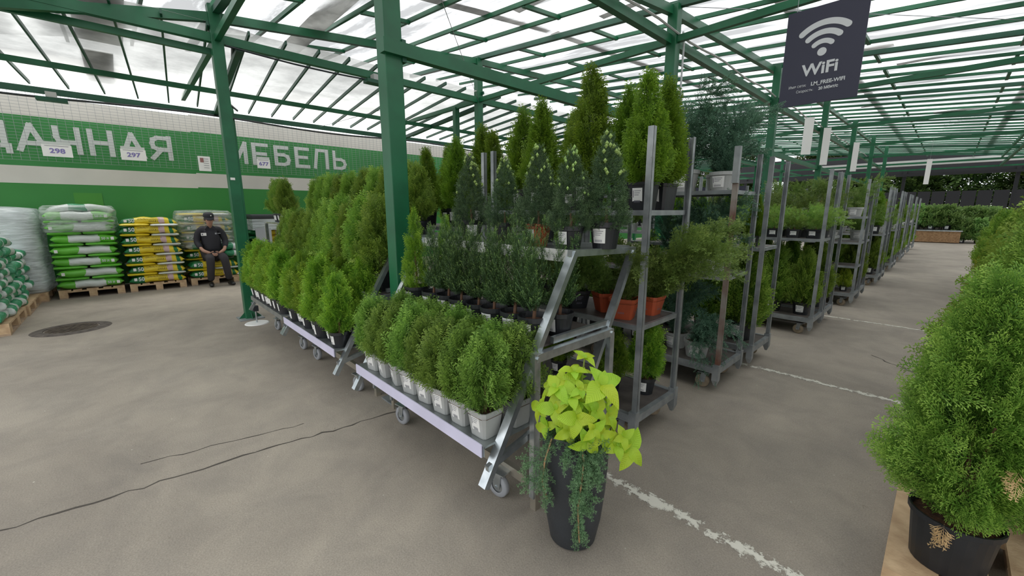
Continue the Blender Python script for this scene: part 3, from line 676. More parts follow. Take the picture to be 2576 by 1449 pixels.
bigb = [plant('potted_arborvitae', 'plant', ('round', .14, .11, .22, 'blackpot'), crown('broad_crown', .95, .27, 900, TH, F_thuja, (.12, .19), (.5, .75), .75, seed=80 + s, lobes=4, jit=.3, inner=.6), stem=.4) for s in range(3)]
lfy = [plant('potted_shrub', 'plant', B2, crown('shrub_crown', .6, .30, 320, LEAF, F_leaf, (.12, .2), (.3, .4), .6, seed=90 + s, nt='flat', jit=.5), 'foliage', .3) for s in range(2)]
brn = plant('potted_arborvitae', 'plant', B2, crown('bronze_crown', .42, .15, 300, TH, F_brown, (.09, .13), (.3, .5), .8, seed=99), stem=.2)
rnd = random.Random(11)
def put(p, x, y, z, label, group=None, sc=1.0, sz=None, rz=None):
    s = sc * rnd.uniform(.96, 1.04)
    return place(p, (x, y, z), rnd.uniform(-.25, .25) if rz is None else rz, label, group, (s, s, s * (sz or 1)))

# ------------------------------------------------------------------ wheels and trolleys
def castor(parent, x, y, r=.0625, m='rubber', rz=.2, plate_z=None):
    t = empty('castor', (x, y, 0), rz, parent); w = .032
    b = MB(); V = []
    prof = [(-w / 2, r * .55), (-w / 2, r * .92), (-w * .3, r), (w * .3, r), (w / 2, r * .92), (w / 2, r * .55)]
    n = 24; F = []
    for (yy, rr) in prof:
        for k in range(n): a = 2 * PI * k / n; V.append((rr * math.cos(a), yy, r + rr * math.sin(a)))
    for i in range(len(prof) - 1):
        for k in range(n): F.append((i * n + k, i * n + (k + 1) % n, (i + 1) * n + (k + 1) % n, (i + 1) * n + k))
    b.add(V, F).build('wheel', M[m], t, smooth=True)
    c = MB(); V = []; F = []
    for yy in (-w / 2 + .004, w / 2 - .004):
        for k in range(n): a = 2 * PI * k / n; V.append((r * .56 * math.cos(a), yy, r + r * .56 * math.sin(a)))
    F = [tuple(range(n)), tuple(range(n, 2 * n))[::-1]]
    c.add(V, F).build('hub', M['galv'] if m == 'rubber' else M['nylon'], t)
    f = MB()
    for s in (-1, 1): f.beam((0, s * (w / 2 + .005), r * .9), (.012, s * (w / 2 + .005), 2 * r + .02), .004, .04, (1, 0, 0))
    f.box((0.01, 0, 2 * r + .022), (.09, .07, .006)).build('fork', M['galv_old'] if m != 'rubber' else M['galv'], t)
    MB().tube([(0, -w / 2 - .012, r), (0, w / 2 + .012, r)], .008, 8).build('axle', M['galv'], t); return t
def dtrolley(x0, y0, shelves, label, rust=False, L=1.35, D=.565, H=1.9, green=False):
    """flower trolley: steel base on castors, four posts, plywood shelves; x0,y0 is its +X,-Y corner"""
    t = thing('flower_trolley', label, 'trolley', (x0 - L / 2, y0 + D / 2, 0), 0)
    a, b_ = L / 2, D / 2; m = M['galv_old']; e = .0
    f = MB()
    for s in (-1, 1): f.box((0, s * (b_ - .018), .185), (L - .06, .035, .05))
    for s in (-1, 1): f.box((s * (a - .018), 0, .185), (.035, D - .06, .05))
    f.build('base_frame', m, t)
    MB().box((0, 0, .2), (L - .08, D - .08, .012)).build('base_board', M['tray'], t)
    for sx_ in (-1, 1):
        for sy in (-1, 1):
            cf = MB().box((sx_ * (a - .02), sy * (b_ - .02), .17), (.048, .048, .13)); zt = .105
            V = [(sx_ * (a - .02) + dx, sy * (b_ - .02) + dy, zt) for dx, dy in ((-.024, -.024), (.024, -.024), (.024, .024), (-.024, .024))] + [(sx_ * (a - .02) + dx * .4, sy * (b_ - .02) + dy * .4, .06) for dx, dy in ((-.024, -.024), (.024, -.024), (.024, .024), (-.024, .024))]
            cf.add(V, [(0, 1, 5, 4), (1, 2, 6, 5), (2, 3, 7, 6), (3, 0, 4, 7), (7, 6, 5, 4)]).build('corner_socket', m, t)
            rr = rust and sx_ == 1 and sy == -1
            p = MB(); cx, cy = sx_ * (a - .018), sy * (b_ - .018)
            p.box((cx, cy - sy * 0, (H + .2) / 2), (.034, .006, H - .2)); p.box((cx - .014, cy - sy * .014, (H + .2) / 2), (.006, .03, H - .2)); p.box((cx + .014, cy - sy * .014, (H + .2) / 2), (.006, .03, H - .2))
            o = p.build('post', m if not rr else M['rusty'], t)
            if rr: o['label'] = 'brown rusty post'; MB().box((cx, cy, H - .12), (.04, .036, .26)).build('post_sleeve', m, t)
            if sy == -1 or True: castor(t, sx_ * (a - .14), sy * (b_ - .07), .055, 'nylon', rnd.uniform(-.6, .6))
    for z in shelves:
        s = MB(); 
        s.box((0, -b_ + .045, z - .012), (L - .05, .02, .03)); s.box((0, b_ - .045, z - .012), (L - .05, .02, .03))
        for sx_ in (-1, 1): s.box((sx_ * (a - .03), 0, z - .012), (.02, D - .09, .03))
        so = s.build('shelf', M['galv_old'], t); MB().box((0, 0, z - .004), (L - .1, D - .12, .012)).build('shelf_board', M['tray'], so)
    return t
def stepped(x0, x1, label, strips=(1, 1, 1), y0=1.0, lips=None):
    """galvanised A-frame stand with three stepped trays on a wheeled chassis; x0 < x1"""
    t = thing('stepped_display', label, 'display stand', ((x0 + x1) / 2, y0 + .35, 0)); ox, oy = (x0 + x1) / 2, y0 + .35
    L = lambda x, y, z: (x - ox, y - oy, z)
    for x, s in ((x0, -1), (x1, 1)):
        MB().beam(L(x, y0 + .01, .25), L(x, y0 + .60, 1.25), .03, .045, (1, 0, 0)).build('leaning_leg', M['galv'], t)
        MB().beam(L(x, y0 + .57, 1.245), L(x, y0 + 1.17, 1.225), .028, .034).build('top_rail', M['galv'], t)
        MB().beam(L(x + s * .0, y0 + 1.15, 1.22), L(x, y0 + .62, .26), .028, .042, (1, 0, 0)).build('leaning_leg', M['galv'], t)
        xx = x + s * .032
        MB().box(L(xx, y0 + .30, .44), (.03, .04, .74)).build('upright', M['galv'], t)
        MB().box(L(xx, y0 + .91, .42), (.03, .04, .72)).build('upright', M['galv'], t)
        MB().beam(L(xx, y0 + .30, .785), L(xx, y0 + .92, .785), .034, .04).build('side_rail', M['galv'], t)
        MB().beam(L(x, y0 + .03, .33), L(x, y0 + .32, .395), .022, .032).build('brace', M['galv'], t)
        MB().beam(L(x, y0 + .45, .83), L(x, y0 + .92, .83), .022, .032).build('shelf_rail', M['galv'], t)
        MB().box(L(xx, y0 + .31, .06), (.036, .036, .12)).build('foot_tube', M['beige_metal'], t)
        for zz, yy in ((.785, .3), (.785, .9), (.16, .31), (.10, .33)):
            MB().tube([L(xx + s * .014, y0 + yy, zz), L(xx + s * .024, y0 + yy, zz)], .009, 8).build('bolt', M['galv'], t)
    for yy in (.29, .92): MB().beam(L(x0, y0 + yy, .15), L(x1, y0 + yy, .15), .03, .05).build('chassis_rail', M['beige_metal'], t)
    for x in (x0 + .05, x1 - .05): MB().beam(L(x, y0 + .3, .14), L(x, y0 + .92, .14), .03, .035).build('cross_rail', M['beige_metal'], t)
    for x in (x0 + .22, x1 - .16):
        for yy in (.24, .88): castor(t, x - ox, y0 + yy - oy, .0625, 'rubber', .15)
    for i, (ya, yb, z, mm) in enumerate(((.03, .52, .43, 'tray_metal'), (.33, .86, .81, 'tray'), (.60, 1.15, 1.25, 'tray_metal'))):
        s = MB().box(L((x0 + x1) / 2, y0 + (ya + yb) / 2, z - .006), (x1 - x0 - .035, yb - ya, .01)).box(L((x0 + x1) / 2, y0 + ya, z - .025), (x1 - x0 - .035, .004, .05)).box(L((x0 + x1) / 2, y0 + yb, z - .015), (x1 - x0 - .035, .004, .03))
        so = s.build('tray', M[mm], t)
        if strips[i]:
            lx0 = x0 + .02
            o = MB().box(L((lx0 + x1 - .02) / 2, y0 + ya - .008, z - .022), (x1 - x0 - .05, .006, .062)).build('price_strip', M['lilac'] if i < 2 else M['white'], so)
    return t

stepped(-2.63, -1.25, 'galvanised stepped stand in front, with grey square pots on its lowest tray')
stepped(-4.33, -2.98, 'stepped stand behind the thick green column, with bright arborvitae in black pots', (1, 1, 0))
stepped(-5.75, -4.38, 'stepped stand furthest along the row, beside the white round floor base', (0, 0, 0))
# grey pots, front tray
for i in range(8):
    put(young[i % 4], -1.355 - .158 * i, 1.11, .43, f'young arborvitae in grey square pot, front row of lowest tray, {ordn(i)} from urn', 'grey pot arborvitae on the lowest tray')
    put(young[(i + 2) % 4], -1.335 - .158 * i, 1.285 + .01 * (i % 2), .43, f'young arborvitae in grey square pot, back row of lowest tray, {ordn(i)} from urn', 'grey pot arborvitae on the lowest tray', 1.0)
for i in range(8):
    if i < 7: put(yew[i % 4], -1.345 - .15 * i, 1.42 + .012 * (i % 2), .81, f'dark yew in black pot, front row of middle tray, {ordn(i)} from urn', 'yews on the middle tray', 1 if i else 1.08)
    if i in (0, 2, 3, 5, 6): put(yew[(i + 1) % 4], -1.33 - .15 * i, 1.60, .81, f'dark yew in black pot, back row of middle tray, {ordn([0, 2, 3, 5, 6].index(i))} from urn', 'yews on the middle tray')
put(talls[0], -2.46, 1.42, .81, 'slender bright arborvitae in black pot beside the thick green column', sc=.92)
put(talls[1], -2.36, 1.60, .81, 'slender bright arborvitae just behind the yews near the thick green column', sc=.8)
put(spr[0], -1.37, 1.72, 1.25, 'dwarf spruce with pale buds in black pot above the stand top rail', 'dwarf spruces on the top tray', 1.0)
put(spr[1], -1.22 - .04, 1.88, 1.25, 'taller dwarf spruce with pale buds behind the one at the tray corner', 'dwarf spruces on the top tray', 1.08)
put(spr[2], -1.62, 1.74, 1.25, 'dwarf spruce in small terracotta pot on the top tray', 'dwarf spruces on the top tray', 1.08)
put(spr[0], -1.97, 1.80, 1.25, 'bushy dwarf spruce in black pot between terracotta pot and green column', 'dwarf spruces on the top tray', 1.02, rz=2)
put(spr[1], -2.30, 1.78, 1.25, 'dark dwarf spruce at the column end of the top tray', 'dwarf spruces on the top tray', 1.12, rz=1)
put(spr[0], -1.80, 2.0, 1.25, 'dwarf spruce in the back row of the top tray', 'dwarf spruces on the top tray', .9, rz=4)
# second and third stepped displays
n2 = [(-3.08, 1.10), (-3.25, 1.13), (-3.42, 1.10), (-3.60, 1.13), (-3.78, 1.11), (-3.95, 1.13), (-4.12, 1.1)]
for i, (x, y) in enumerate(n2): put(brt[i % 4], x, y, .43, f'bright arborvitae in black pot, front of low tray past column, {ordn(i)} along', 'bright arborvitae, low tray', 1.0 + .15 * (i in (2, 5)))
for i in range(6): put(brt[(i + 1) % 4], -3.12 - .2 * i, 1.33, .43, f'bright arborvitae in black pot, back of low tray past column, {ordn(i)} along', 'bright arborvitae, low tray', 1.1)
for i in range(8): put(brt[(i + 3) % 4], -4.5 - .158 * i, 1.10, .43, f'dark-shaded arborvitae in black pot on the furthest low tray, {ordn(i)} along', 'arborvitae on the furthest stand', 1.15)
for i in range(6): put(mid[(i + 1) % 4], -4.5 - .2 * i, 1.33, .43, f'arborvitae in black pot behind the furthest front row, {ordn(i)} along', 'arborvitae on the furthest stand', .85)
for i in range(5): put(mid[i % 4], -3.12 - .25 * i, 1.48, .81, f'full arborvitae in black pot, middle tray past the thick column, {ordn(i)} along', 'arborvitae on the middle tray', 1.0)
for i in range(4): put(mid[(i + 2) % 4], -3.2 - .28 * i, 1.66, .81, f'full arborvitae, back of middle tray past the thick column, {ordn(i)} along', 'arborvitae on the middle tray', .95)
for i in range(6): put(mid[(i + 3) % 4], -4.5 - .22 * i, 1.5, .81, f'arborvitae in black pot, middle tray of furthest stand, {ordn(i)} along', 'arborvitae on the furthest stand', .86)
for i in range(5): put(mid[(i + 1) % 4], -3.1 - .26 * i, 1.85, 1.25, f'arborvitae on the top tray behind the column, {ordn(i)} from the column', 'arborvitae on the top trays', .80)
for i in range(5): put(mid[(i + 2) % 4], -4.5 - .26 * i, 1.85, 1.25, f'arborvitae on the top tray of the furthest stand, {ordn(i)} along', 'arborvitae on the top trays', .8)
# small silver shelf unit with pots at the end of the row
t = thing('shelf_unit', 'slim silver shelf unit with arborvitae on top near the banner', 'shelf', (-6.5, 1.75, 0))
for sx_ in (-1, 1):
    for sy in (-1, 1): MB().box((sx_ * .34, sy * .22, .64), (.035, .035, 1.28)).build('post', M['galv'], t)
for z in (.25, .85, 1.28): MB().box((0, 0, z), (.7, .46, .02)).build('shelf', M['galv'], t)
for i in range(3): put(mid[i], -6.72 + .2 * i, 1.68, 1.29, f'arborvitae in black pot on the silver shelf unit, {ordn(i)} from the banner', 'arborvitae on the silver shelf unit', .78)
for i in range(3): put(mid[i], -6.72 + .2 * i, 1.70, .86, f'arborvitae on the inner shelf of the silver unit, {ordn(i)} from the banner', 'arborvitae inside the silver shelf unit', .55)
t = thing('sign_base', 'white round floor base with thin pole beside the furthest stand', 'base', (-6.05, 1.12, 0))
MB().lathe([(0, .012), (.13, .01), (.14, 0)], 28).build('disc', M['white'], t); MB().tube([(0, 0, .01), (0, 0, .17)], .01, 8).build('pole', M['galv'], t); MB().box((0, 0, .2), (.06, .06, .07)).build('clamp', M['cable'], t)
# racks behind
dtrolley(-1.15, 2.12, (.77, 1.45), 'grey steel flower trolley with orange pots, directly behind the front stand')
dtrolley(-2.58, 2.12, (1.30,), 'grey flower trolley behind the thick green column')
dtrolley(-4.0, 2.2, (1.30,), 'grey flower trolley behind the second stepped stand')
dtrolley(-5.4, 2.2, (1.2,), 'grey flower trolley behind the furthest stepped stand')
put(tall[0], -1.27, 2.27, 1.45, 'tall arborvitae in black pot at the post corner of the upper shelf', 'tall arborvitae on the upper shelf', .86)
put(tall[1], -1.27, 2.50, 1.45, 'tall arborvitae in black pot with yellow tag, aisle corner of the upper shelf', 'tall arborvitae on the upper shelf', .84)
put(tall[2], -1.48, 2.42, 1.45, 'tall arborvitae second from the aisle on the upper shelf', 'tall arborvitae on the upper shelf', .9)
put(tall[3], -1.66, 2.27, 1.45, 'tallest pointed arborvitae above the dwarf spruces', 'tall arborvitae on the upper shelf', .98)
put(tall[0], -1.9, 2.4, 1.45, 'dark arborvitae in the shade of the tallest pointed one', 'tall arborvitae on the upper shelf', .78)
put(tall[1], -2.12, 2.3, 1.45, 'pointed arborvitae above the terracotta pot spruce', 'tall arborvitae on the upper shelf', .86)
put(tall[2], -2.36, 2.35, 1.45, 'pointed arborvitae near the slim far column', 'tall arborvitae on the upper shelf', .84)
for i in range(5): put(tall[i % 4], -2.72 - .26 * i, 2.35 + .1 * (i % 2), 1.30, f'tall olive arborvitae on trolley behind the thick green column, {ordn(i)} along', 'tall arborvitae behind the column', .88 if i != 1 else 1.0)
for i in range(5): put(mid[i % 4], -4.12 - .26 * i, 2.4, 1.30, f'olive arborvitae on the trolley behind the second stepped stand, {ordn(i)} along', 'arborvitae behind the second stand', .9)
for i in range(5): put(mid[(i + 1) % 4], -5.5 - .26 * i, 2.4, 1.2, f'olive arborvitae on the trolley behind the furthest stand, {ordn(i)} along', 'arborvitae behind the furthest stand', .9)
put(jun[0], -1.30, 2.50, .77, 'spreading juniper in orange-red pot reaching out over the aisle', 'junipers in orange pots', rz=0)
put(jun[1], -1.36, 2.28, .77, 'juniper in orange-red pot with white tag beside the leaning leg', 'junipers in orange pots', rz=.3)
put(jun[1], -1.55, 2.36, .77, 'juniper in orange-red pot behind the leaning leg', 'junipers in orange pots', rz=2.6)
put(junb, -1.76, 2.30, .77, 'juniper in black square pot next to the orange pots', 'junipers in black pots', rz=1)
put(junb, -1.98, 2.34, .77, 'juniper in black square pot deeper on the orange pot shelf', 'junipers in black pots', rz=3)
put(junb, -2.2, 2.4, .77, 'juniper in black square pot at the column end of its shelf', 'junipers in black pots', rz=5)
put(blue[0], -1.36, 2.55 + .9 - .04, .95, 'bluish juniper on the shelf level behind the orange pots', 'blue junipers in grey pots', .9)
put(brt[0], -1.30, 2.50, .206, 'small arborvitae in black pot on the bottom board by the aisle', 'small arborvitae on bottom board', 1.0)
put(brt[1], -1.46, 2.33, .206, 'small arborvitae on the bottom board, behind its neighbour by the aisle', 'small arborvitae on bottom board', .85)
put(brt[2], -1.95, 2.35, .206, 'dark small arborvitae deep on the bottom board behind the stand', 'small arborvitae on bottom board', .9)
# trolleys along the aisle
dtrolley(-1.10, 3.30, (.94, 1.60), 'flower trolley with one brown rusty post standing by the aisle', True)
dtrolley(-1.08, 4.05, (1.12,), 'grey flower trolley close behind the one with the rusty post')
dtrolley(-2.5, 3.35, (.94, 1.5), 'grey flower trolley deeper in beside the rusty-post trolley')
put(blue[1], -1.30, 3.60, 1.60, 'big blue-green juniper in grey pot on the top shelf over the rusty post', 'blue junipers in grey pots', 1.15)
put(blue[2], -1.62, 3.55, 1.60, 'big blue-green juniper in grey pot, top shelf, further from the aisle', 'blue junipers in grey pots', 1.35)
put(blue[0], -1.40, 3.78, 1.60, 'blue-green juniper behind the two big ones on the top shelf', 'blue junipers in grey pots', 1.1)
put(blue[2], -1.30, 3.55, .94, 'blue juniper in grey pot on the middle shelf behind the rusty post', 'blue junipers in grey pots', 1.0)
put(bluetrail, -1.36, 3.50, .206, 'blue juniper trailing over the bottom board by the rusty post', 'blue junipers in grey pots', 1.05, rz=.2)
put(blue[1], -1.6, 3.62, .206, 'blue juniper in grey pot deep on the bottom board', 'blue junipers in grey pots', 1.0)
put(blue[1], -1.75, 3.7, .94, 'blue juniper in the dark of the middle shelf', 'blue junipers in grey pots', .9)
for i in range(4): put(bigb[i % 3], -1.95 - .3 * i, 3.6, .206, f'dark broad arborvitae on boards behind the blue junipers, {ordn(i)} inwards', 'broad arborvitae in the shade', .8)
for i in range(4): put(bigb[(i + 1) % 3], -1.28 - .34 * i, 4.33, .206, f'broad arborvitae on bottom board past the rusty-post trolley, {ordn(i)} from aisle', 'broad arborvitae in the shade', .85)
for i in range(4): put(tall[i % 4], -1.24 - .25 * i, 4.3, 1.12, f'dark arborvitae in black pot above the broad ones, {ordn(i)} from aisle', 'dark arborvitae on the second trolley', .55)
for i in range(5): put(tall[i % 4], -2.7 - .25 * i, 3.6, .94 if i % 2 else 1.5, f'dark arborvitae on the inner trolley, {ordn(i)} inwards', 'dark arborvitae on the inner trolley', .7)
def rowtrolleys(x, y, sh, lab): return dtrolley(x, y, sh, lab)
rowtrolleys(-.93, 5.68, (1.13,), 'flower trolley with light green junipers on its shelf, beside a turquoise-stained corner')
rowtrolleys(-.93, 6.30, (1.13,), 'flower trolley close behind the one with light green junipers')
rowtrolleys(-2.34, 5.70, (1.13,), 'inner flower trolley beside the light green junipers')
for i in range(6):
    put(light[i % 2], -1.05 - .21 * i, 5.86, 1.13, f'light green juniper in black pot, front row of its shelf, {ordn(i)} from aisle', 'light green junipers', 1.05)
    put(light[(i + 1) % 2], -1.05 - .21 * i, 6.12, 1.13, f'light green juniper in black pot, back row of its shelf, {ordn(i)} from aisle', 'light green junipers', 1.15)
for i in range(4):
    put(bigb[i % 3], -1.1 - .3 * i, 5.92, .206, f'loose arborvitae under the light green junipers, {ordn(i)} from aisle', 'loose arborvitae on bottom boards', .72 - .06 * (i == 0))
    put(bigb[(i + 1) % 3], -1.1 - .3 * i, 6.55, .206, f'loose arborvitae on the next bottom board, {ordn(i)} from aisle', 'loose arborvitae on bottom boards', .75)
    put(pfit[i % 2], -1.15 - .32 * i, 6.58, 1.13, f'green plumed juniper behind the light green ones, {ordn(i)} from aisle', 'plumed junipers', .95)
for i in range(5): put(pfit[i % 2], -2.45 - .25 * i, 5.9, 1.13, f'plumed juniper on the inner trolley, {ordn(i)} inwards', 'plumed junipers', .95)
rowtrolleys(-.84, 7.9, (.62, .98, 1.36), 'flower trolley with three shelves and grey pots on top')
rowtrolleys(-.84, 8.52, (.98,), 'flower trolley close behind the three-shelf one')
for i in range(4):
    put(pfit[i % 2], -1.0 - .3 * i, 8.15, 1.36, f'plumed juniper in grey pot on the three-shelf trolley, {ordn(i)} from aisle', 'plumed junipers in grey pots', 1.0)
    put(gold[0], -1.0 - .3 * i, 8.15, .206, f'golden small conifer under the three-shelf trolley, {ordn(i)} from aisle', 'golden conifers on the bottom board', .62)
    put(bigb[i % 3], -1.0 - .3 * i, 8.8, .206, f'broad arborvitae behind the three-shelf trolley, {ordn(i)} from aisle', 'broad arborvitae on far boards', .7)
    put(pfit[(i + 1) % 2], -1.0 - .32 * i, 8.8, .98, f'plumed juniper behind the three-shelf trolley, {ordn(i)} from aisle', 'plumed junipers on far boards', 1.1)
k = 0
for y in (10.5, 11.15, 13.2, 13.85, 16, 16.7, 19, 21.5):
    dtrolley(-.80, y, (1.0,), f'far flower trolley along the aisle, {ordn(k)} beyond the three-shelf one'); k += 1
    for i in range(4):
        put(bigb[(i + k) % 3], -.98 - .32 * i, y + .28, .206, f'broad arborvitae on the {ordn(k-1)} far trolley, {ordn(i)} from aisle', 'broad arborvitae on far trolleys', .72)
        put([pfit[0], tall[1], pfit[1], light[0]][(i + k) % 4], -.98 - .3 * i, y + .28, 1.0, f'conifer on shelf of {ordn(k-1)} far trolley, {ordn(i)} from aisle', 'conifers on far trolley shelves', .9)
k = 0
for (x, y) in ((-2.6, 7.9), (-2.6, 10.6), (-4.1, 4.4), (-4.1, 6.4), (-5.6, 4.4), (-4.1, 8.6)):
    dtrolley(x, y, (1.1,), f'flower trolley in the inner rows, {ordn(k)} of the block between aisle and banner'); k += 1
    for i in range(5):
        put([tall[1], tall[2], mid[1], gold[0], tall[0]][(i + k) % 5], x - .15 - .26 * i, y + .28, 1.1, f'conifer on the {ordn(k-1)} inner trolley, {ordn(i)} from the aisle side', 'conifers on inner trolleys', .85 if (i + k) % 5 != 3 else .9)
put(brn, -1.5, 9.0, 1.45, 'bronze-brown conifer among green ones high on far trolley', sc=.9) if 0 else None
put(brn, -1.8, 10.8, 1.0, 'bronze-brown conifer among the green ones on a far trolley', sc=1.3)
put(brn, -1.2, 13.5, 1.0, 'second bronze-brown conifer further down the trolleys', sc=1.2)
# ------------------------------------------------------------------ big arborvitae row on pallets, aisle's other side
def pallet(x, y, label, rz=0, m='wood', L=1.2, D=.8, group=None):
    t = thing('wooden_pallet', label, 'pallet', (x, y, 0), rz, group); mm = M[m]; bl = box_me['block']
    for i, yy in enumerate((-.3275, -.18, 0, .18, .3275)): link('deck_board', box_me['deck_wide' if i % 2 == 0 else 'deck'], None, t, (0, yy, .133))
    for xx in (-.527, 0, .527): link('stringer_board', box_me['string'], None, t, (xx, 0, .111))
    for xx in (-.527, 0, .527):
        for yy in (-.35, 0, .35): link('block', bl, None, t, (xx, yy, .061))
    for yy in (-.35, 0, .35): link('bottom_board', box_me['bottom'], None, t, (0, yy, .011))
    return t
box_me = {'deck_wide': MB().box((0, 0, 0), (1.2, .145, .022)).mesh('deck_board', M['wood']), 'deck': MB().box((0, 0, 0), (1.2, .10, .022)).mesh('deck_board', M['wood']),
          'string': MB().box((0, 0, 0), (.145, .8, .022)).mesh('stringer_board', M['wood']), 'block': MB().box((0, 0, 0), (.145, .10, .078)).mesh('block', M['wood']),
          'bottom': MB().box((0, 0, 0), (1.2, .10, .022)).mesh('bottom_board', M['wood_old'])}
pallet(.405, 2.50, 'pale wooden pallet carrying the big arborvitae by the aisle', PI / 2)
for i in range(6): pallet(.72 + .03 * i, 3.8 + 1.3 * i, f'wooden pallet under the arborvitae row across the aisle, {ordn(i)} after the front one', PI / 2)
bigp = ('round', .150, .118, .245, 'blackpot')
bcrown = crown('big_crown', 1.02, .255, 1700, TH_FINE, F_big, (.10, .165), (.7, .55), .6, z0=.05, seed=200, lobes=5, jit=.36, inner=.6)
big1 = plant('potted_arborvitae', 'plant', bigp, bcrown, stem=.6, sticker_ang=())
b = put(big1, .165, 2.10, .146, 'big feathery green arborvitae in wide black pot on the pallet corner', sc=.83, rz=.4)
MB().tube([(0, 0, .2), (.01, -.06, .5), (-.03, -.16, .72)], [.014, .01, .005], 6).build('branch', M['twig'], b)
dry = np.random.default_rng(5)
def drytuft(parent, c, n, size):
    V, To = scatter(TH_HI, np.tile(np.array(c, float), (n, 1)) + dry.normal(0, .012, (n, 3)), nrm(np.tile([[-.15, -.25, -1.]], (n, 1)) + dry.normal(0, .22, (n, 3))), dry.normal(0, 1, (n, 3)), np.full(n, size), np.zeros(n), 3)
    o = link('dry_spray', quad_mesh('dry_spray', V, To, F_dry), None, parent); o['label'] = 'dried straw-coloured spray'
drytuft(b, (-.09, -.125, .25), 5, .09); drytuft(b, (-.02, -.30, .62), 3, .07)
big2 = plant('potted_arborvitae', 'plant', bigp, crown('big_crown', 1.15, .34, 1000, TH_FINE, F_big, (.12, .2), (.42, .65), .62, seed=201, lobes=4, jit=.34, inner=.6), stem=.6, sticker_ang=())
big3 = plant('potted_arborvitae', 'plant', bigp, crown('big_crown', 1.0, .30, 800, TH_HI, F_thuja, (.11, .18), (.42, .6), .7, seed=202, lobes=3, jit=.3, inner=.6), stem=.5, sticker_ang=())
RW = [(big2, .50, 2.55, .98, 'tall fresh green arborvitae right behind the big one on the pallet corner'), (big2, .36, 2.90, 1.0, 'bushy arborvitae peeping out beside the aisle behind the pallet corner'),
      (big3, .40, 3.42, 1.12, 'darker arborvitae in the pallet row, next along the aisle'), (big2, .82, 3.2, 1.12, 'tallest arborvitae of the pallet row, away from the aisle'),
      (big3, .46, 4.05, 1.12, 'arborvitae leaning to the aisle in the pallet row'), (big2, .9, 4.2, 1.05, 'second-line arborvitae of the pallet row'),
      (big3, .50, 4.8, 1.08, 'arborvitae opposite the rusty-post trolley'), (big3, .95, 5.3, 1.05, 'broad arborvitae in second line opposite the rusty-post trolley')]
for p, x, y, sc, lab in RW: put(p, x, y, .146, lab, 'arborvitae row on pallets', sc, rz=x * 9)
for i in range(7):
    y = 5.7 + i * 1.15
    put(gold[0] if i in (1, 4) else bigb[i % 3], .60 + .02 * i, y, .146, f'round conifer in black pot across the aisle, {ordn(i)} of the far ones', 'far pallet row', (1.6 if i in (1, 4) else 1.08))
    put(bigb[(i + 1) % 3] if i % 3 else brn, 1.1 + .03 * i, y + .4, .146, f'conifer in the second line of the far pallet row, {ordn(i)} along', 'far pallet row', (1.1 if i % 3 else 1.7))
    put(bigb[i % 3], 1.7, y + .8, .146, f'conifer in the third line of the far pallet row, {ordn(i)} along', 'far pallet row', 1.1)
tag(MB().tube([(.62, 6.9, 1.0), (.52, 6.8, 1.02), (.44, 6.75, .98)], .012, 5).build('plant_tag', M['white']), 'white strip tag on a conifer branch across the aisle', 'tag')

# ------------------------------------------------------------------ urn
URN = (-.985, 1.31)
t = thing('tall_urn_planter', 'tall dark grey urn planter standing before the front stand', 'planter', (URN[0], URN[1], 0))
MB().lathe([(0, .008), (.09, 0), (.102, .01), (.122, .12), (.136, .26), (.142, .38), (.142, .47), (.136, .525), (.142, .53), (.140, .538), (.128, .535), (.122, .50)], 40).build('urn', M['urn'], t, smooth=True)
soil(.112, .495, t)
RT = Vector((math.cos(R(46.6)), math.sin(R(46.6)), 0)); FW = Vector((RT.y, -RT.x, 0))           # across and towards the viewer side
lm = bpy.data.materials.new('yellow_leaf'); lm.use_nodes = True; nt = lm.node_tree; p_ = nt.nodes['Principled BSDF']
tcn = nt.nodes.new('ShaderNodeTexCoord'); wv = nt.nodes.new('ShaderNodeTexWave'); wv.inputs['Scale'].default_value = 2.6; wv.inputs['Distortion'].default_value = .6; wv.bands_direction = 'X'
sp_ = nt.nodes.new('ShaderNodeSeparateXYZ'); cb = nt.nodes.new('ShaderNodeCombineXYZ'); ab_ = nt.nodes.new('ShaderNodeMath'); ab_.operation = 'ABSOLUTE'; sb = nt.nodes.new('ShaderNodeMath'); sb.operation = 'SUBTRACT'
nt.links.new(tcn.outputs['Object'], sp_.inputs[0]); nt.links.new(sp_.outputs['Y'], ab_.inputs[0]); nt.links.new(sp_.outputs['X'], sb.inputs[0]); nt.links.new(ab_.outputs[0], sb.inputs[1]); nt.links.new(sb.outputs[0], cb.inputs[0]); nt.links.new(cb.outputs[0], wv.inputs['Vector'])
rp = nt.nodes.new('ShaderNodeValToRGB'); rp.color_ramp.elements[0].color = (.39, .55, .022, 1); rp.color_ramp.elements[0].position = .0; rp.color_ramp.elements[1].color = (.46, .62, .03, 1); rp.color_ramp.elements[1].position = .35
oi = nt.nodes.new('ShaderNodeObjectInfo'); hs = nt.nodes.new('ShaderNodeHueSaturation'); mr = nt.nodes.new('ShaderNodeMapRange'); mr.inputs['To Min'].default_value = .49; mr.inputs['To Max'].default_value = .53
nt.links.new(oi.outputs['Random'], mr.inputs[0]); nt.links.new(mr.outputs[0], hs.inputs['Hue']); nt.links.new(wv.outputs['Fac'], rp.inputs[0]); nt.links.new(rp.outputs[0], hs.inputs['Color']); nt.links.new(hs.outputs[0], p_.inputs['Base Color'])
p_.inputs['Roughness'].default_value = .42; bmp = nt.nodes.new('ShaderNodeBump'); bmp.inputs['Strength'].default_value = .22; bmp.inputs['Distance'].default_value = .015; nt.links.new(wv.outputs['Fac'], bmp.inputs['Height']); nt.links.new(bmp.outputs[0], p_.inputs['Normal'])
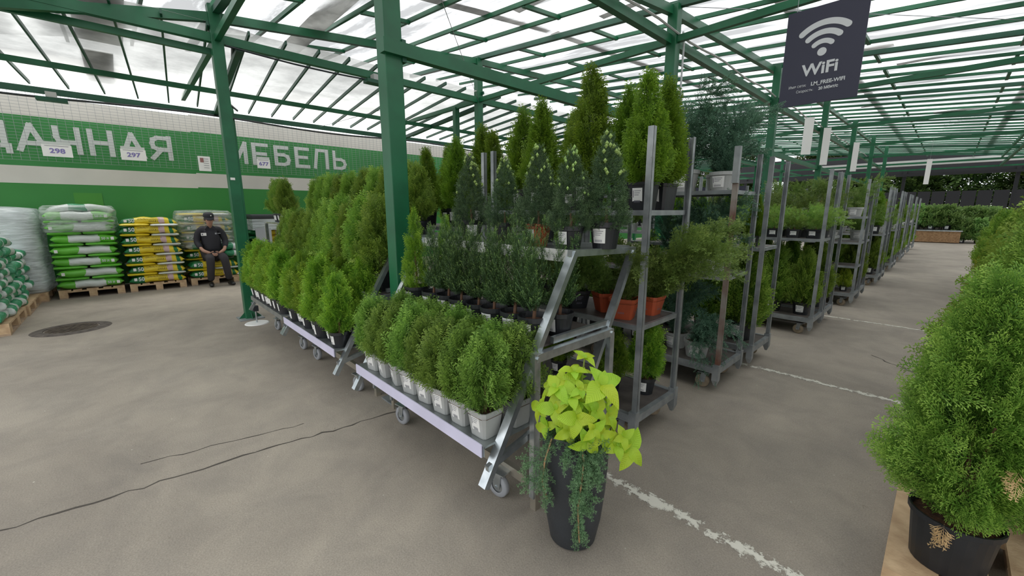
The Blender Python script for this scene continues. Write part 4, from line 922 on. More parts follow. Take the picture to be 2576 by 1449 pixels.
tl = nt.nodes.new('ShaderNodeBsdfTranslucent'); mxx = nt.nodes.new('ShaderNodeMixShader'); mxx.inputs[0].default_value = .3; nt.links.new(hs.outputs[0], tl.inputs[0]); nt.links.new(p_.outputs[0], mxx.inputs[1]); nt.links.new(tl.outputs[0], mxx.inputs[2]); nt.links.new(mxx.outputs[0], nt.nodes['Material Output'].inputs[0])
wv.wave_profile = 'SIN'; wv.inputs['Scale'].default_value = 3.2
def leafmesh(curl, seed):
    V = []; F = []; nx, ny = 10, 6
    for i in range(nx + 1):
        x = i / nx; w = .36 * (math.sin(PI * x ** .72)) ** .85 * (1 - .2 * x) + .002
        for j in range(ny + 1):
            v = (j / ny * 2 - 1); V.append((x, v * w * (1 + .06 * math.sin(x * 9 + seed)), .05 * abs(v) * w / .3 + .1 * math.sin(x * PI) - curl * x * x + .012 * math.sin(x * 22 + seed) * abs(v)))
    for i in range(nx):
        for j in range(ny): a = i * (ny + 1) + j; F.append((a, a + 1, a + ny + 2, a + ny + 1))
    me = MB().add(V, F).mesh('leaf', lm, True); return me
LM = [leafmesh(c, i) for i, c in enumerate((.25, .45, .15))]
col = thing('potted_coleus', 'yellow-green broad-leaved plant growing in the tall urn', 'plant', (URN[0], URN[1], .5))
rl = random.Random(4)
def rosette(dx, dz, df, n, size, base=0, tilt=.5, axis=None):
    """whorl of leaves facing out from the bush; dx across, dz up, df towards the front"""
    c = RT * dx + FW * df + Vector((0, 0, dz)); ax = (axis or (c - Vector((0, 0, .10)) + FW * .05 + Vector((0, 0, .04)))).normalized()
    MB().tube([c * .12, c * .6 + Vector((0, 0, .02)), c], [.006, .005, .003], 5).build('stem', M['leafstem'], col)
    q = ax.to_track_quat('Z', 'Y')
    for k in range(n):
        a = base + k * 2 * PI / min(n, 4) + (PI / 4 if k >= 4 else 0) + rl.uniform(-.35, .35); s = 1.12 * size * rl.uniform(.85, 1.1) * (.5 if k >= 4 else 1) * (.85 if k % 2 else 1)
        d = Vector((math.cos(a), math.sin(a), tilt * rl.uniform(.2, 1.0) * (1.6 if k >= 4 else 1)))
        d = q @ d; n_ = q @ Vector((0, 0, 1)); d.normalize(); y = n_.cross(d).normalized(); z = d.cross(y)
        o = link('leaf', LM[rl.randrange(3)], None, col); mt = Matrix((d, y, z)).transposed().to_4x4(); mt.translation = c; o.matrix_local = mt @ Matrix.Scale(s, 4)
M['leafstem'] = mat('leaf_stem', (.25, .32, .06), .5)
for a in ((.075, .275, .11, 6, .105, .3), (-.055, .24, .06, 6, .085, .9), (.03, .34, -.01, 6, .06, .2), (-.10, .155, .08, 6, .075, .5), (-.02, .15, .14, 6, .075, .1), (.06, .17, .12, 6, .06, .7), (-.13, .07, .06, 5, .06, .3), (.02, .06, .16, 6, .07, .4),
          (.12, .12, .07, 5, .07, .2), (.10, .03, .12, 5, .055, .9), (-.05, .09, .13, 5, .06, .6), (.15, .01, .10, 6, .065, .2, .5, FW * .9 + RT * .3 + Vector((0, 0, .5))), (.21, -.02, .08, 6, .085, .7, .5, FW + RT * .3 + Vector((0, 0, .4))), (.18, .04, .09, 5, .05, .4, .5, FW + Vector((0, 0, .5))), (-.09, .20, -.02, 5, .07, .2), (.13, .2, .0, 6, .08, .5), (.0, .25, .1, 5, .05, .3), (-.02, .3, .03, 6, .06, .1), (.04, .12, .17, 5, .05, .8), (-.15, .13, .02, 5, .06, .1), (.08, .09, .15, 5, .05, .1)):
    rosette(*a)
for k in range(26):
    an = rl.uniform(0, 2 * PI); rr_ = rl.uniform(.02, .12); zz = rl.uniform(.05, .26); rosette(rr_ * math.cos(an), zz, rr_ * math.sin(an) + .03, 5, rl.uniform(.05, .075), an)
jt = thing('trailing_juniper', 'grey-green juniper trailing down the front of the tall urn', 'plant', (URN[0], URN[1], .5))
def W3(dx, dz, df): v = RT * dx + FW * df + Vector((0, 0, dz)); return (v.x, v.y, v.z)
P1 = [W3(-.02, .02, .05), W3(.0, .045, .13), W3(.01, -.03, .155), W3(.0, -.14, .165), W3(-.005, -.24, .15), W3(.0, -.33, .14), W3(.01, -.43, .12)]
P2 = [W3(-.05, .03, .04), W3(-.11, .03, .08), W3(-.14, -.06, .10), W3(-.15, -.15, .11), W3(-.13, -.23, .11)]
P3 = [W3(.02, .03, .06), W3(.05, .03, .13), W3(.055, -.04, .15), W3(.05, -.12, .155)]
P4 = [W3(-.05, .04, .03), W3(-.04, .06, .10), W3(-.06, .02, .14), W3(-.05, -.03, .15)]
P5 = [W3(-.14, -.04, .1), W3(-.19, -.05, .1), W3(-.21, -.07, .09)]; P6 = [W3(-.15, -.13, .11), W3(-.19, -.16, .1), W3(-.20, -.17, .1)]; P7 = [W3(-.002, -.15, .16), W3(.03, -.2, .155), W3(.05, -.25, .14)]
link('foliage', branches('trailing_crown', [P1, P2, P3, P4, P5, P6, P7, P1[:5], P3], 240, PLM, F_trail, .062, 7, .02, .8, -.05), None, jt)
for p in (P1, P2): MB().tube(p, [.004] * len(p), 5).build('twig', mat('trail_twig', (.42, .26, .13), .7), jt)

# ------------------------------------------------------------------ hanging sign
t = thing('hanging_sign', 'dark navy hanging sign with white wireless arcs', 'sign', (-1.035, 5.0, 2.9))
MB().box((0, 0, 0), (.62, .012, .86)).build('board', M['navy'], t)
def arc(r, w, a0, a1, name, n=28):
    V = []; F = []; P = []
    for i in range(n + 1): a = a0 + (a1 - a0) * i / n; P.append((a, r + w / 2, r - w / 2))
    for a, ro, ri in P: V += [(ro * math.cos(a), -.008, ro * math.sin(a)), (ri * math.cos(a), -.008, ri * math.sin(a))]
    for i in range(n): F.append((2 * i, 2 * i + 1, 2 * i + 3, 2 * i + 2))
    for a in (a0, a1):                                                   # rounded ends
        c = (r * math.cos(a), r * math.sin(a)); n0 = len(V); V.append((c[0], -.008, c[1]))
        for k in range(17): V.append((c[0] + w / 2 * math.cos(k * PI / 8), -.0081, c[1] + w / 2 * math.sin(k * PI / 8)))
        for k in range(16): F.append((n0, n0 + 1 + k, n0 + 2 + k))
    MB().add(V, F).build(name, M['signwhite'], t, loc=(0, 0, .015))
for r, w in ((.10, .042), (.18, .048), (.262, .052)): arc(r, w, R(48), R(132), 'printed_arc')
MB().lathe([(0, 0), (.036, 0)], 28).build('printed_dot', M['signwhite'], t, loc=(0, -.0085, .022)).rotation_euler = (R(90), 0, 0)
text('lettering', 'WiFi', .145, M['signwhite'], t, (0, -.008, -.125), (R(90), 0, 0), .004, 1.0)
text('lettering', 'Имя сети:', .036, M['signwhite'], t, (-.165, -.008, -.255), (R(90), 0, 0), 0, .85)
text('lettering', 'LM_FREE-WIFI', .046, M['signwhite'], t, (.075, -.008, -.252), (R(90), 0, 0), .0012, .92)
text('lettering', 'Скорость:', .034, M['signwhite'], t, (-.10, -.008, -.305), (R(90), 0, 0), 0, .85)
text('lettering', '20 Мбит/с', .036, M['signwhite'], t, (.085, -.008, -.305), (R(90), 0, 0), .001, .9)
for s in (-.24, .24): MB().tube([(s, 0, .42), (s, .0, .72)], .0025, 4).build('cord', M['wire'], t)

# ------------------------------------------------------------------ sacks
def bagmat(name, bands, rough=.32):
    m = bpy.data.materials.new(name); m.use_nodes = True; nt = m.node_tree; p = nt.nodes['Principled BSDF']; p.inputs['Roughness'].default_value = rough
    t = nt.nodes.new('ShaderNodeTexCoord'); s = nt.nodes.new('ShaderNodeSeparateXYZ'); nt.links.new(t.outputs['Object'], s.inputs[0])
    n = nt.nodes.new('ShaderNodeTexNoise'); n.inputs['Scale'].default_value = 9; nt.links.new(t.outputs['Object'], n.inputs['Vector'])
    ad = nt.nodes.new('ShaderNodeMath'); ad.operation = 'MULTIPLY_ADD'; ad.inputs[1].default_value = .10; ad.inputs[2].default_value = -.05; nt.links.new(n.outputs['Fac'], ad.inputs[0])
    a2 = nt.nodes.new('ShaderNodeMath'); a2.operation = 'ADD'; nt.links.new(ad.outputs[0], a2.inputs[0]); nt.links.new(s.outputs['X'], a2.inputs[1])
    mr = nt.nodes.new('ShaderNodeMapRange'); mr.inputs['From Min'].default_value = -.42; mr.inputs['From Max'].default_value = .42; nt.links.new(a2.outputs[0], mr.inputs[0])
    r = nt.nodes.new('ShaderNodeValToRGB'); r.color_ramp.interpolation = 'CONSTANT'; e = r.color_ramp.elements
    e[0].position = 0; e[0].color = (*bands[0][1], 1); e[1].position = bands[1][0]; e[1].color = (*bands[1][1], 1)
    for pos, c in bands[2:]: k = e.new(pos); k.color = (*c, 1)
    nt.links.new(mr.outputs[0], r.inputs[0]); nt.links.new(r.outputs[0], p.inputs['Base Color'])
    n2 = nt.nodes.new('ShaderNodeTexNoise'); n2.inputs['Scale'].default_value = 14; n2.inputs['Detail'].default_value = 4; mp = nt.nodes.new('ShaderNodeMapping'); mp.inputs['Scale'].default_value = (.6, 1, 1.6)
    nt.links.new(t.outputs['Object'], mp.inputs[0]); nt.links.new(mp.outputs[0], n2.inputs['Vector']); b = nt.nodes.new('ShaderNodeBump'); b.inputs['Strength'].default_value = .7; b.inputs['Distance'].default_value = .02
    nt.links.new(n2.outputs['Fac'], b.inputs['Height']); nt.links.new(b.outputs[0], p.inputs['Normal']); return m
LG, WH, YE, DG, TG, PK = (.13, .47, .045), (.62, .66, .64), (.72, .56, .03), (.01, .16, .05), (.03, .26, .12), (.6, .42, .42)
BM = {'lime': bagmat('lime_sack', [(0, LG), (.26, WH), (.70, LG)]), 'lime2': bagmat('lime_sack_b', [(0, LG), (.40, WH), (.88, LG)]),
      'yellow': bagmat('yellow_sack', [(0, DG), (.26, YE), (.66, PK), (.76, YE), (.84, DG), (.90, YE)]), 'yellowend': bagmat('yellow_sack_end', [(0, WH), (.15, YE), (.5, WH), (.8, YE)]),
      'teal': bagmat('green_white_sack', [(0, TG), (.42, WH), (.78, TG)]), 'teal2': bagmat('green_white_sack_b', [(0, WH), (.16, TG), (.5, WH), (.85, TG)]), 'grey': bagmat('grey_white_sack', [(0, WH), (.3, TG), (.55, WH)])}
def bagmesh(seed, a=.40, b=.21, c=.066, sag=0):
    r = random.Random(seed); nx, nt_ = 16, 16; V = []; F = []; f = [r.uniform(0, 6) for _ in range(6)]
    for i in range(nx + 1):
        x = -1 + 2 * i / nx; th = max(.0, 1 - abs(x) ** 7) ** .5; w = 1 - .10 * abs(x) ** 6 + (.03 if abs(x) > .95 else 0)
        for k in range(nt_):
            an = 2 * PI * k / nt_; cy, cz = math.cos(an), math.sin(an); cy = math.copysign(abs(cy) ** .55, cy); cz = math.copysign(abs(cz) ** .75, cz)
            wr = 1 + .05 * math.sin(7 * x + f[0] + an * 2) + .04 * math.sin(13 * x + f[1] + 3 * an)
            V.append((a * x * (1 + .015 * math.sin(an * 2 + f[2])), b * w * cy * (1 + .03 * math.sin(5 * x + f[3])), c * (cz * (th * .97 + .04)) * wr - sag * x * x + .006 * math.sin(9 * x + f[4])))
    for i in range(nx):
        for k in range(nt_): F.append((i * nt_ + k, (i + 1) * nt_ + k, (i + 1) * nt_ + (k + 1) % nt_, i * nt_ + (k + 1) % nt_))
    F.append(tuple(range(nt_))); F.append(tuple(range(nx * nt_, (nx + 1) * nt_))[::-1])
    return V, F
BAGM = {}
def bagme(kind, v, sag=0.0):
    key = (kind, v, sag)
    if key not in BAGM: V, F = bagmesh(v, sag=sag); BAGM[key] = MB().add(V, F).mesh('sack', BM[kind], True)
    return BAGM[key]
tdark = mat('sack_print', (.16, .12, .02), .6)
num_me = text_mesh('50', .085, .0004, .002); word_me = text_mesh('ГРУНТ', .042, .0004, .0006); uni_me = text_mesh('УНИВЕРСАЛЬНЫЙ', .034, .0004, 0); lit_me = text_mesh('50 л', .05, .0004, .001)
for m_, q in ((num_me, M['signwhite']), (word_me, tdark), (uni_me, tdark), (lit_me, M['signwhite'])): m_.materials.append(q)
white_print = MB().box((0, 0, 0), (.04, .001, .045)).mesh('barcode', M['white'])
def sack(kind, x, y, z, rz, label, group, sag=0.0, sc=1, prints=True, v=None):
    o = link('sack', bagme(kind, rnd.randrange(4) if v is None else v, sag), None, None, (x, y, z), rz + rnd.uniform(-.03, .03)); tag(o, label, 'sack', group); o.scale = (sc, 1, 1)
    fy = -.217
    if prints and kind == 'yellow':
        a = link('numeral', num_me, None, o, (-.235, fy, 0)); a.rotation_euler = (R(90), 0, 0)
        a = link('barcode', white_print, None, o, (-.315, fy + .004, 0))
        a = link('lettering', word_me, None, o, (.06, fy, .025 - .03)); a.rotation_euler = (R(90), R(180), 0)
        a = link('lettering', uni_me, None, o, (.0, fy, .035)); a.rotation_euler = (R(90), R(180), 0)
    if prints and kind == 'lime':
        a = link('lettering', lit_me, None, o, (.24, fy, 0)); a.rotation_euler = (R(90), 0, 0); link('barcode', white_print, None, o, (.33, fy + .004, 0))
    if prints and kind == 'lime2': link('barcode', white_print, None, o, (-.33, fy + .004, 0))
    return o
def lay(n, i): return ordn(i) + ' layer up'
XF = -9.95
pallet(-10.55, -.51, 'wooden pallet under the lime green sacks', 0); pallet(-10.55, .36, 'wooden pallet under the yellow sacks', 0); pallet(-10.62, 1.24, 'wooden pallet beneath the seated man', 0); pallet(-10.62, 2.35, 'wooden pallet with yellow sacks behind the splayed-foot column', 0)
pallet(-10.45, -1.42, 'wooden pallet below the white-wrapped stack', 0)
def thin(o, k=.52): o.scale = (o.scale[0], 1, k)
for i in range(7):
    z = .222 + .19 * i
    o = sack('lime' if i % 2 == 0 else 'lime2', XF - .2, -.51 + .02 * math.sin(i * 2), z, PI / 2, f'lime and white sack at the front of the lime stack, {ordn(i)} broad layer up', 'lime green sacks'); o.scale = (1, 1, 1.12)
    if i < 6:
        for q, y in ((0, -.72), (1, -.30)): thin(sack('lime', XF - .385, y, z + .098, PI if q else 0, f'flattened lime sack laid endwise, {ordn(i)} thin layer up, {"column" if q else "wrapped stack"} side', 'lime green sacks', prints=False))
    sack('lime', XF - 1.0, -.51, z, PI / 2, f'rear sack of the lime stack against the banner, {ordn(i)} up', 'lime green sacks', prints=False).scale = (1, 1, 1.45)
sack('grey', XF - .35, -.48, 1.50, PI / 2 + .15, 'loose white sack with green corner lying on top of the lime stack', None, .05)
for i in range(6):
    z = .225 + .178 * i
    o = sack('yellow', XF - .2, .36 + .02 * math.sin(i), z, PI / 2, f'yellow sack marked 50 at the front of the yellow stack, {ordn(i)} broad layer up', 'yellow sacks', .035); o.scale = (1, 1, 1.12)
    for q, y in ((0, .15), (1, .57)): thin(sack('yellowend', XF - .375, y, z + .086 - .012 * q, PI if q else 0, f'flattened white and yellow sack laid endwise, {ordn(i)} thin layer up, {"man" if q else "lime"} side', 'yellow sacks', prints=False), .45)
    sack('yellow', XF - 1.0, .36, z, PI / 2, f'rear sack of the yellow stack against the banner, {ordn(i)} up', 'yellow sacks', prints=False).scale = (1, 1, 1.35)
sack('yellow', XF - .27, .36, 1.27, PI / 2, 'topmost yellow sack of the yellow stack, bulging upward', 'yellow sacks', .04)
for i in range(7):
    z = .222 + .178 * i
    fr = i < 2
    o = sack('yellow' if i != 3 else 'teal2', XF - (.25 if fr else .56), 1.24 + .02 * math.sin(i * 3), z, PI / 2, (f'yellow sack under the seated man, {ordn(i)} up' if fr else f'sack in the stack behind the seated man, {ordn(i)} layer up'), 'sacks around the seated man', .03 if i > 5 else .02); o.scale = (1, 1, 1.12)
    for q, y in ((0, 1.03), (1, 1.45)): thin(sack('yellowend', XF - (.43 if i < 1 else .74), y, z + .086, PI if q else 0, f'flattened pale sack in the seated man stack, {ordn(i)} thin layer up, {"column" if q else "yellow"} side', 'sacks around the seated man', prints=False), .45)
sack('teal', XF - .22, 1.62, .60, PI / 2, 'green sack beside the seated man, next to the column', 'sacks around the seated man', 0.0, .5); sack('teal', XF - .24, 1.62, .73, PI / 2, 'upper green sack marked 50 beside the seated man', 'sacks around the seated man', 0.0, .5)
for i in range(7):
    if i < 4: sack('yellow', XF - .30, 2.42, .215 + .125 * i, PI / 2, f'amber yellow sack behind the splayed-foot column, {ordn(i)} up', 'amber sacks', 0, prints=False)
    sack('yellow', XF - .95, 2.42, .215 + .125 * i, PI / 2, f'rear amber sack behind the splayed-foot column, {ordn(i)} up', 'amber sacks', 0, prints=False)
tag(MB().box((XF - .2, 2.2, .86), (.02, .3, .44)).build('grey_board', M['greyblock']), 'plain grey board standing on the amber sacks', 'board')
tag(MB().box((XF - .85, 2.6, 1.15), (.9, 1.1, .24)).build('wrapped_goods', M['wrap_white']), 'white-wrapped goods below the dark tarpaulin', 'package')
tag(MB().box((XF - .85, 2.6, 1.32), (.95, 1.15, .10)).build('folded_tarp', M['urn'], bevel=.03), 'dark folded tarpaulin on wrapped goods behind the column', 'tarpaulin')
def shell(name, x0, x1, y0, y1, z0, z1, m, lab, rr=.12):
    bm = bmesh.new(); bmesh.ops.create_cube(bm, size=1); bmesh.ops.subdivide_edges(bm, edges=bm.edges[:], cuts=9, use_grid_fill=True)
    g_ = random.Random(2)
    for v in bm.verts:
        p = v.co * 2; L = max(abs(p.x), abs(p.y)); r6 = (abs(p.x) ** 5 + abs(p.y) ** 5) ** .2
        if r6 > 0 and L > .01: p.x *= L / r6; p.y *= L / r6
        tp = 1 - .10 * max(0, p.z) ** 4; e = .018 * math.sin(p.z * 22 + p.x * 3) + g_.uniform(-.012, .012)
        v.co = Vector(((x0 + x1) / 2 + (x1 - x0) / 2 * p.x * tp * (1 + e), (y0 + y1) / 2 + (y1 - y0) / 2 * p.y * tp * (1 + e), (z0 + z1) / 2 + (z1 - z0) / 2 * (p.z - .05 * (p.x ** 2 + p.y ** 2) * (p.z > .9))))
    me = bpy.data.meshes.new(name); bm.to_mesh(me); bm.free(); me.polygons.foreach_set('use_smooth', [True] * len(me.polygons)); me.materials.append(m)
    o = bpy.data.objects.new(name, me); COL.objects.link(o); tag(o, lab, 'film'); return o
shell('stretch_film', -11.2, -9.90, -.97, -.06, 1.10, 1.55, M['wrap'], 'hazy stretch film around the top of the lime stack')
shell('stretch_film', -11.2, -10.22, .76, 1.72, .72, 1.47, M['wrap'], 'hazy stretch film around the sacks behind the seated man')
shell('stretch_film', -11.1, -9.85, -1.95, -.98, .15, 1.52, M['wrap_white'], 'milky white film wrapped round a whole pallet stack')
for i in range(10):
    sack('grey', XF - .35, -1.45, .22 + .125 * i, PI / 2, f'pale sack inside the milky film, {lay(9, i)}', 'sacks inside the milky film', prints=False)
# near green and white sacks along two pallets
pallet(-8.03, -1.52, 'wooden pallet at the near end of the green and white sacks'); pallet(-9.26, -1.50, 'wooden pallet at the banner end of the green and white sacks')
for i in range(8):
    n = 6; off = .2 if i % 2 else 0
    for j in range(n):
        x = -7.66 - .47 * j - off * 1.1
        if x < -9.85 or (i > 5 and j > 2): continue
        sack(['teal', 'teal2'][(i + j) % 2], x, -1.36 + .03 * math.sin(i * 3 + j), .215 + .118 * i, PI + .10 * math.sin(j * 2 + i), f'green and white sack, {lay(8, i)}, {ordn(j)} from the near pallet end', 'green and white sacks', 0.04, .64, prints=False)
for i in range(4):
    for j in range(2): sack('teal', -7.9 - .41 * j, -1.55, 1.16 + .118 * i, -PI / 2, f'green and white sack on the raised pile end, {ordn(i)} level, {ordn(j)} in', 'green and white sacks', 0.0, .93, prints=False)

# ------------------------------------------------------------------ seated man
man = thing('person', 'man in black work clothes and cap sitting on yellow sacks, hands clasped', 'person', (-9.85, 1.24, 0))
def skin_obj(name, verts, edges, radii, m, parent, sub=2, root=0):
    me = bpy.data.meshes.new(name); me.from_pydata(verts, edges, []); o = bpy.data.objects.new(name, me); COL.objects.link(o); o.parent = parent
    sk = o.modifiers.new('skin', 'SKIN'); sk.use_smooth_shade = True
    for i, r in enumerate(radii):
        d = me.skin_vertices[0].data[i]; d.radius = r if hasattr(r, '__len__') else (r, r); d.use_root = (i == root)
    ss = o.modifiers.new('subd', 'SUBSURF'); ss.levels = sub; ss.render_levels = sub; me.materials.append(m); return o
# local frame: +x is the way he faces, +y his left (towards the column), z up
# skin: head, neck and forearms as one body
bv = [(-.16, 0, .62), (-.17, 0, .85), (-.15, 0, 1.05), (-.125, 0, 1.11), (-.09, 0, 1.16), (-.050, 0, 1.205), (-.058, 0, 1.26), (-.070, 0, 1.325),
      (-.15, .13, 1.06), (-.12, .245, .85), (.04, .17, .69), (.10, .06, .625), (-.15, -.13, 1.06), (-.12, -.245, .85), (.04, -.17, .69), (.10, -.06, .635)]
be = [(0, 1), (1, 2), (2, 3), (3, 4), (4, 5), (5, 6), (6, 7), (2, 8), (8, 9), (9, 10), (10, 11), (2, 12), (12, 13), (13, 14), (14, 15)]
br = [.08, .09, .05, .045, .044, (.050, .052), (.076, .074), (.076, .08), .024, .024, .033, (.030, .022), .024, .024, .033, (.030, .022)]
skin_obj('body', bv, be, br, M['skin'], man)
def hand(s):
    for k, (dy, L) in enumerate(((-.026, .062), (-.009, .072), (.009, .068), (.026, .055))):
        b0 = Vector((.118, s * (.045 - .0 * k), .622 + dy * .8)); 
        pts = [b0, b0 + Vector((.02, -s * L * .45, -.006)), b0 + Vector((.008, -s * L * .95, -.018)), b0 + Vector((-.012, -s * L * 1.15, -.022))]
        skin_obj('finger', [tuple(p) for p in pts], [(0, 1), (1, 2), (2, 3)], [.0095, .009, .0082, .0068], M['skin'], man, 1)
    pts = [Vector((.10, s * .065, .645)), Vector((.115, s * .04, .668)), Vector((.12, s * .012, .672))]
    skin_obj('thumb', [tuple(p) for p in pts], [(0, 1), (1, 2)], [.012, .0105, .008], M['skin'], man, 1)
hand(1); hand(-1)
# face
f = MB()
fx = .012
skin_obj('nose', [(fx - .004, 0, 1.275), (fx + .018, 0, 1.245)], [(0, 1)], [.007, .012], M['skin'], man, 1)
for s in (-1, 1):
    skin_obj('ear', [(-.07, s * .080, 1.285), (-.068, s * .080, 1.25)], [(0, 1)], [.012, .009], M['skin'], man, 1)
    MB().lathe([(0, -.006), (.008, -.004), (.0095, 0), (.008, .004), (0, .006)], 10).build('eye', M['shoe'], man, smooth=True, loc=(fx - .004, s * .029, 1.27))
    MB().beam((fx + .002, s * .014, 1.285), (fx - .006, s * .045, 1.283), .008, .006).build('eyebrow', M['hair'], man)
MB().beam((fx - .004, -.02, 1.212), (fx - .004, .02, 1.212), .006, .005).build('mouth', mat('lips', (.28, .11, .09), .5), man)
MB().lathe([(.0, .0), (.082, .0), (.084, .03), (.078, .05), (0, .052)], 20).build('hair', M['hair'], man, smooth=True, loc=(-.085, 0, 1.262))
# cap
cp = empty('cap', (-.070, 0, 1.345), 0, man); cp.rotation_euler = (0, R(12), 0)
MB().lathe([(.088, -.012), (.090, .0), (.088, .025), (.076, .054), (.045, .071), (0, .077)], 28).build('cap_crown', M['shoe'] if 0 else M['shirt'], cp, smooth=True)
V = []; F = []
for i in range(13):
    a = -1.05 + 2.1 * i / 12; V += [(.09 * math.cos(a), .09 * math.sin(a), -.008), (.09 * math.cos(a) + .075 * max(.05, math.cos(a * 1.35)), .092 * math.sin(a), -.02 - .02 * math.cos(a)), (.09 * math.cos(a), .09 * math.sin(a), -.014), (.09 * math.cos(a) + .075 * max(.05, math.cos(a * 1.35)), .092 * math.sin(a), -.026 - .02 * math.cos(a))]
for i in range(12): a = 4 * i; F += [(a, a + 1, a + 5, a + 4), (a + 2, a + 6, a + 7, a + 3), (a + 1, a + 3, a + 7, a + 5)]
MB().add(V, F).build('cap_visor', M['shirt'], cp, smooth=True)
MB().box((.088, .028, .03), (.006, .018, .018)).build('cap_badge', M['white'], cp)
# jacket
jv = [(-.17, 0, .60), (-.18, 0, .76), (-.17, 0, .93), (-.15, 0, 1.08), (-.125, 0, 1.16),
      (-.15, .14, 1.085), (-.15, .195, 1.01), (-.12, .232, .85), (-.01, .19, .735), (-.15, -.14, 1.085), (-.15, -.195, 1.01), (-.12, -.232, .85), (-.01, -.19, .735)]
je = [(0, 1), (1, 2), (2, 3), (3, 4), (3, 13), (13, 5), (5, 6), (6, 7), (7, 8), (3, 14), (14, 9), (9, 10), (10, 11), (11, 12)]
jv += [(-.15, .085, 1.075), (-.15, -.085, 1.075)]
jr = [(.17, .19), (.185, .20), (.175, .19), (.12, .14), (.060, .06), (.078, .078), .070, .058, .052, (.078, .078), .070, .058, .052, (.09, .085), (.09, .085)]
jk = skin_obj('jacket', jv, je, jr, M['shirt'], man)
for s in (-1, 1):
    c = MB().beam((-.035, s * .030, 1.145), (-.005, s * .085, 1.085), .02, .05); c.build('collar', M['shirt'], man, bevel=.005)
MB().box((-.018, -.12, 1.0), (.006, .085, .055)).build('name_badge', M['white'], man); MB().box((-.013, -.14, 1.0), (.003, .02, .03)).build('badge_photo', M['print'], man)
MB().box((-.022, .075, 1.01), (.006, .028, .028)).build('breast_logo', M['greyblock'], man); MB().box((-.02, .125, 1.012), (.006, .05, .010)).build('breast_logo', M['greyblock'], man)
# trousers and shoes
tv = [(-.17, 0, .60), (-.13, .09, .58), (.20, .13, .555), (.20, .155, .30), (.17, .175, .10), (-.13, -.09, .58), (.20, -.09, .555), (.18, -.11, .30), (.13, -.12, .10)]
te = [(0, 1), (1, 2), (2, 3), (3, 4), (0, 5), (5, 6), (6, 7), (7, 8)]
skin_obj('trousers', tv, te, [(.15, .11), .105, .078, .066, .062, .105, .078, .066, .062], M['trousers'], man)
for (x, y, a) in ((.17, .175, .25), (.13, -.12, -.1)):
    sh = skin_obj('shoe', [(-.05, 0, .045), (.03, 0, .05), (.12, 0, .038), (.185, 0, .032)], [(0, 1), (1, 2), (2, 3)], [(.042, .043), (.044, .05), (.045, .036), (.036, .028)], M['shoe'], man)
    sh.location = (x, y, 0); sh.rotation_euler = (0, 0, a)

# ------------------------------------------------------------------ far end of the hall
fence = thing('board_fence', 'dark board fence closing the far end of the hall', 'fence', (0, 36, 0))
for i in range(60): MB().box((-18 + i * .62, 0, 1.3), (.56, .05, 2.6)).build('board', M['black'], fence)
for z in (.6, 2.2): MB().box((0, .06, z), (37, .06, .1)).build('rail', M['black'], fence)
per = thing('slatted_pergola', 'dark slatted pergola roof in front of the trees beyond the far end', 'pergola', (2, 33, 0))
for i in range(10): MB().box((0, i * .3 - 1.5, 3.35 + i * .16), (26, .06, .14)).build('slat', M['black'], per)
for i in range(7): MB().box((-12 + i * 4, -1.3, 1.8), (.14, .14, 3.6)).build('post', M['black'], per)
MB().box((-3.5, -2.4, 3.9), (9, .16, .28)).build('fascia', M['concrete'], per)
tree_me = [crown('tree_crown', 6.5, 3.2, 2600, LEAF + TH_LO, F_tree, (.5, .9), (.4, .45), .4, seed=300 + s, jit=.6, nt='flat', inner=.7) for s in range(2)]
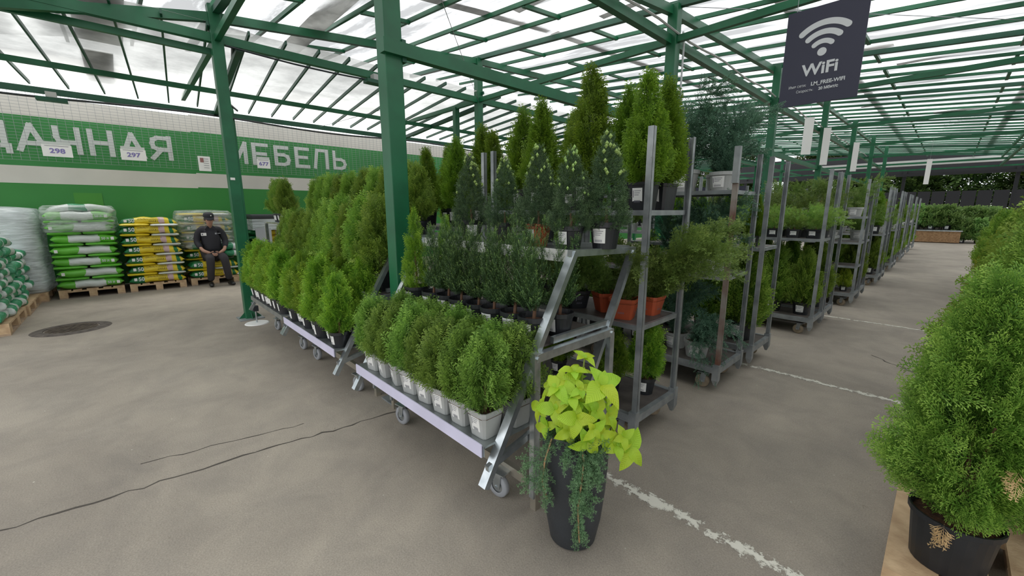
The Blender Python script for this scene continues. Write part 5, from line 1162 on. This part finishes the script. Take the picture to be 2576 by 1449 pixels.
for i in range(11):
    x = -22 + i * 4.6 + rnd.uniform(-1, 1); yy = 42 + rnd.uniform(-2, 3)
    t = thing('broadleaf_tree', f'dark leafy tree beyond the board fence, {ordn(i)} from the banner side', 'tree', (x, yy, 0), group='trees beyond the fence')
    MB().tube([(0, 0, 0), (.1, .05, 2), (0, 0, 5)], [.22, .16, .08], 8).build('trunk', M['twig'], t); link('foliage', tree_me[i % 2], None, t, (0, 0, 1.2))
sgn = lambda x, y, z, w, h, s, sz, lab: (lambda t: (MB().box((0, 0, 0), (w, .04, h)).build('board', M['navy'], t), text('lettering', s, sz, M['white'], t, (0, -.025, 0), (R(90), 0, 0), .004)))(thing('direction_sign', lab, 'sign', (x, y, z)))
sgn(-6.5, 17, 2.05, 2.3, .62, 'Плодово-ягодные', .22, 'long navy sign with white lettering behind the far conifers')
sgn(-6.6, 13.2, 2.0, 1.7, .6, 'ЛЕТНИЕ', .2, 'navy sign with white capitals behind the rusty-post trolley')
t = thing('planter_box', 'low brown board planter box across the end of the aisle', 'planter', (-.55, 27.6, 0))
for s in (-.5, .5): MB().box((0, s, .28), (2.0, .05, .5)).build('side_panel', M['osb'], t)
for s in (-1, 1): MB().box((s * .98, 0, .28), (.05, 1.0, .5)).build('end_panel', M['osb'], t)
MB().box((0, 0, .55), (2.1, 1.12, .05)).build('top_rim', M['galv'], t); MB().box((0, 0, .49), (1.9, .9, .04)).build('soil', M['soil'], t)
for i in range(7):
    for j in range(3): put(lfy[(i + j) % 2], -2.1 + .52 * i + .2 * j, 27.7 + .8 * j, (.58 if 1 < i < 5 and j == 0 else .0) + .5 * (j > 0), f'leafy pale green shrub by the planter box, {ordn(j)} line, {ordn(i)} from the trolleys', 'leafy shrubs at the aisle end', 1.5)
t = thing('white_frame', 'white timber frame standing beyond the pallet row', 'frame', (1.55, 12.5, 0))
for x in (-.5, .5): MB().box((x, 0, 1.1), (.07, .07, 2.2)).build('post', M['signwhite'], t)
MB().box((0, 0, 2.0), (1.0, .06, .06)).build('rail', M['signwhite'], t); MB().beam((-.5, 0, 2.15), (.5, 0, 1.1), .05, .05).build('brace', M['wood'], t); MB().box((0, .03, 1.6), (.9, .02, .6)).build('panel', mat('brick_red_panel', (.2, .06, .05), .8), t)
for p in PROTO:
    for c in list(p.children_recursive): bpy.data.objects.remove(c)
    bpy.data.objects.remove(p)
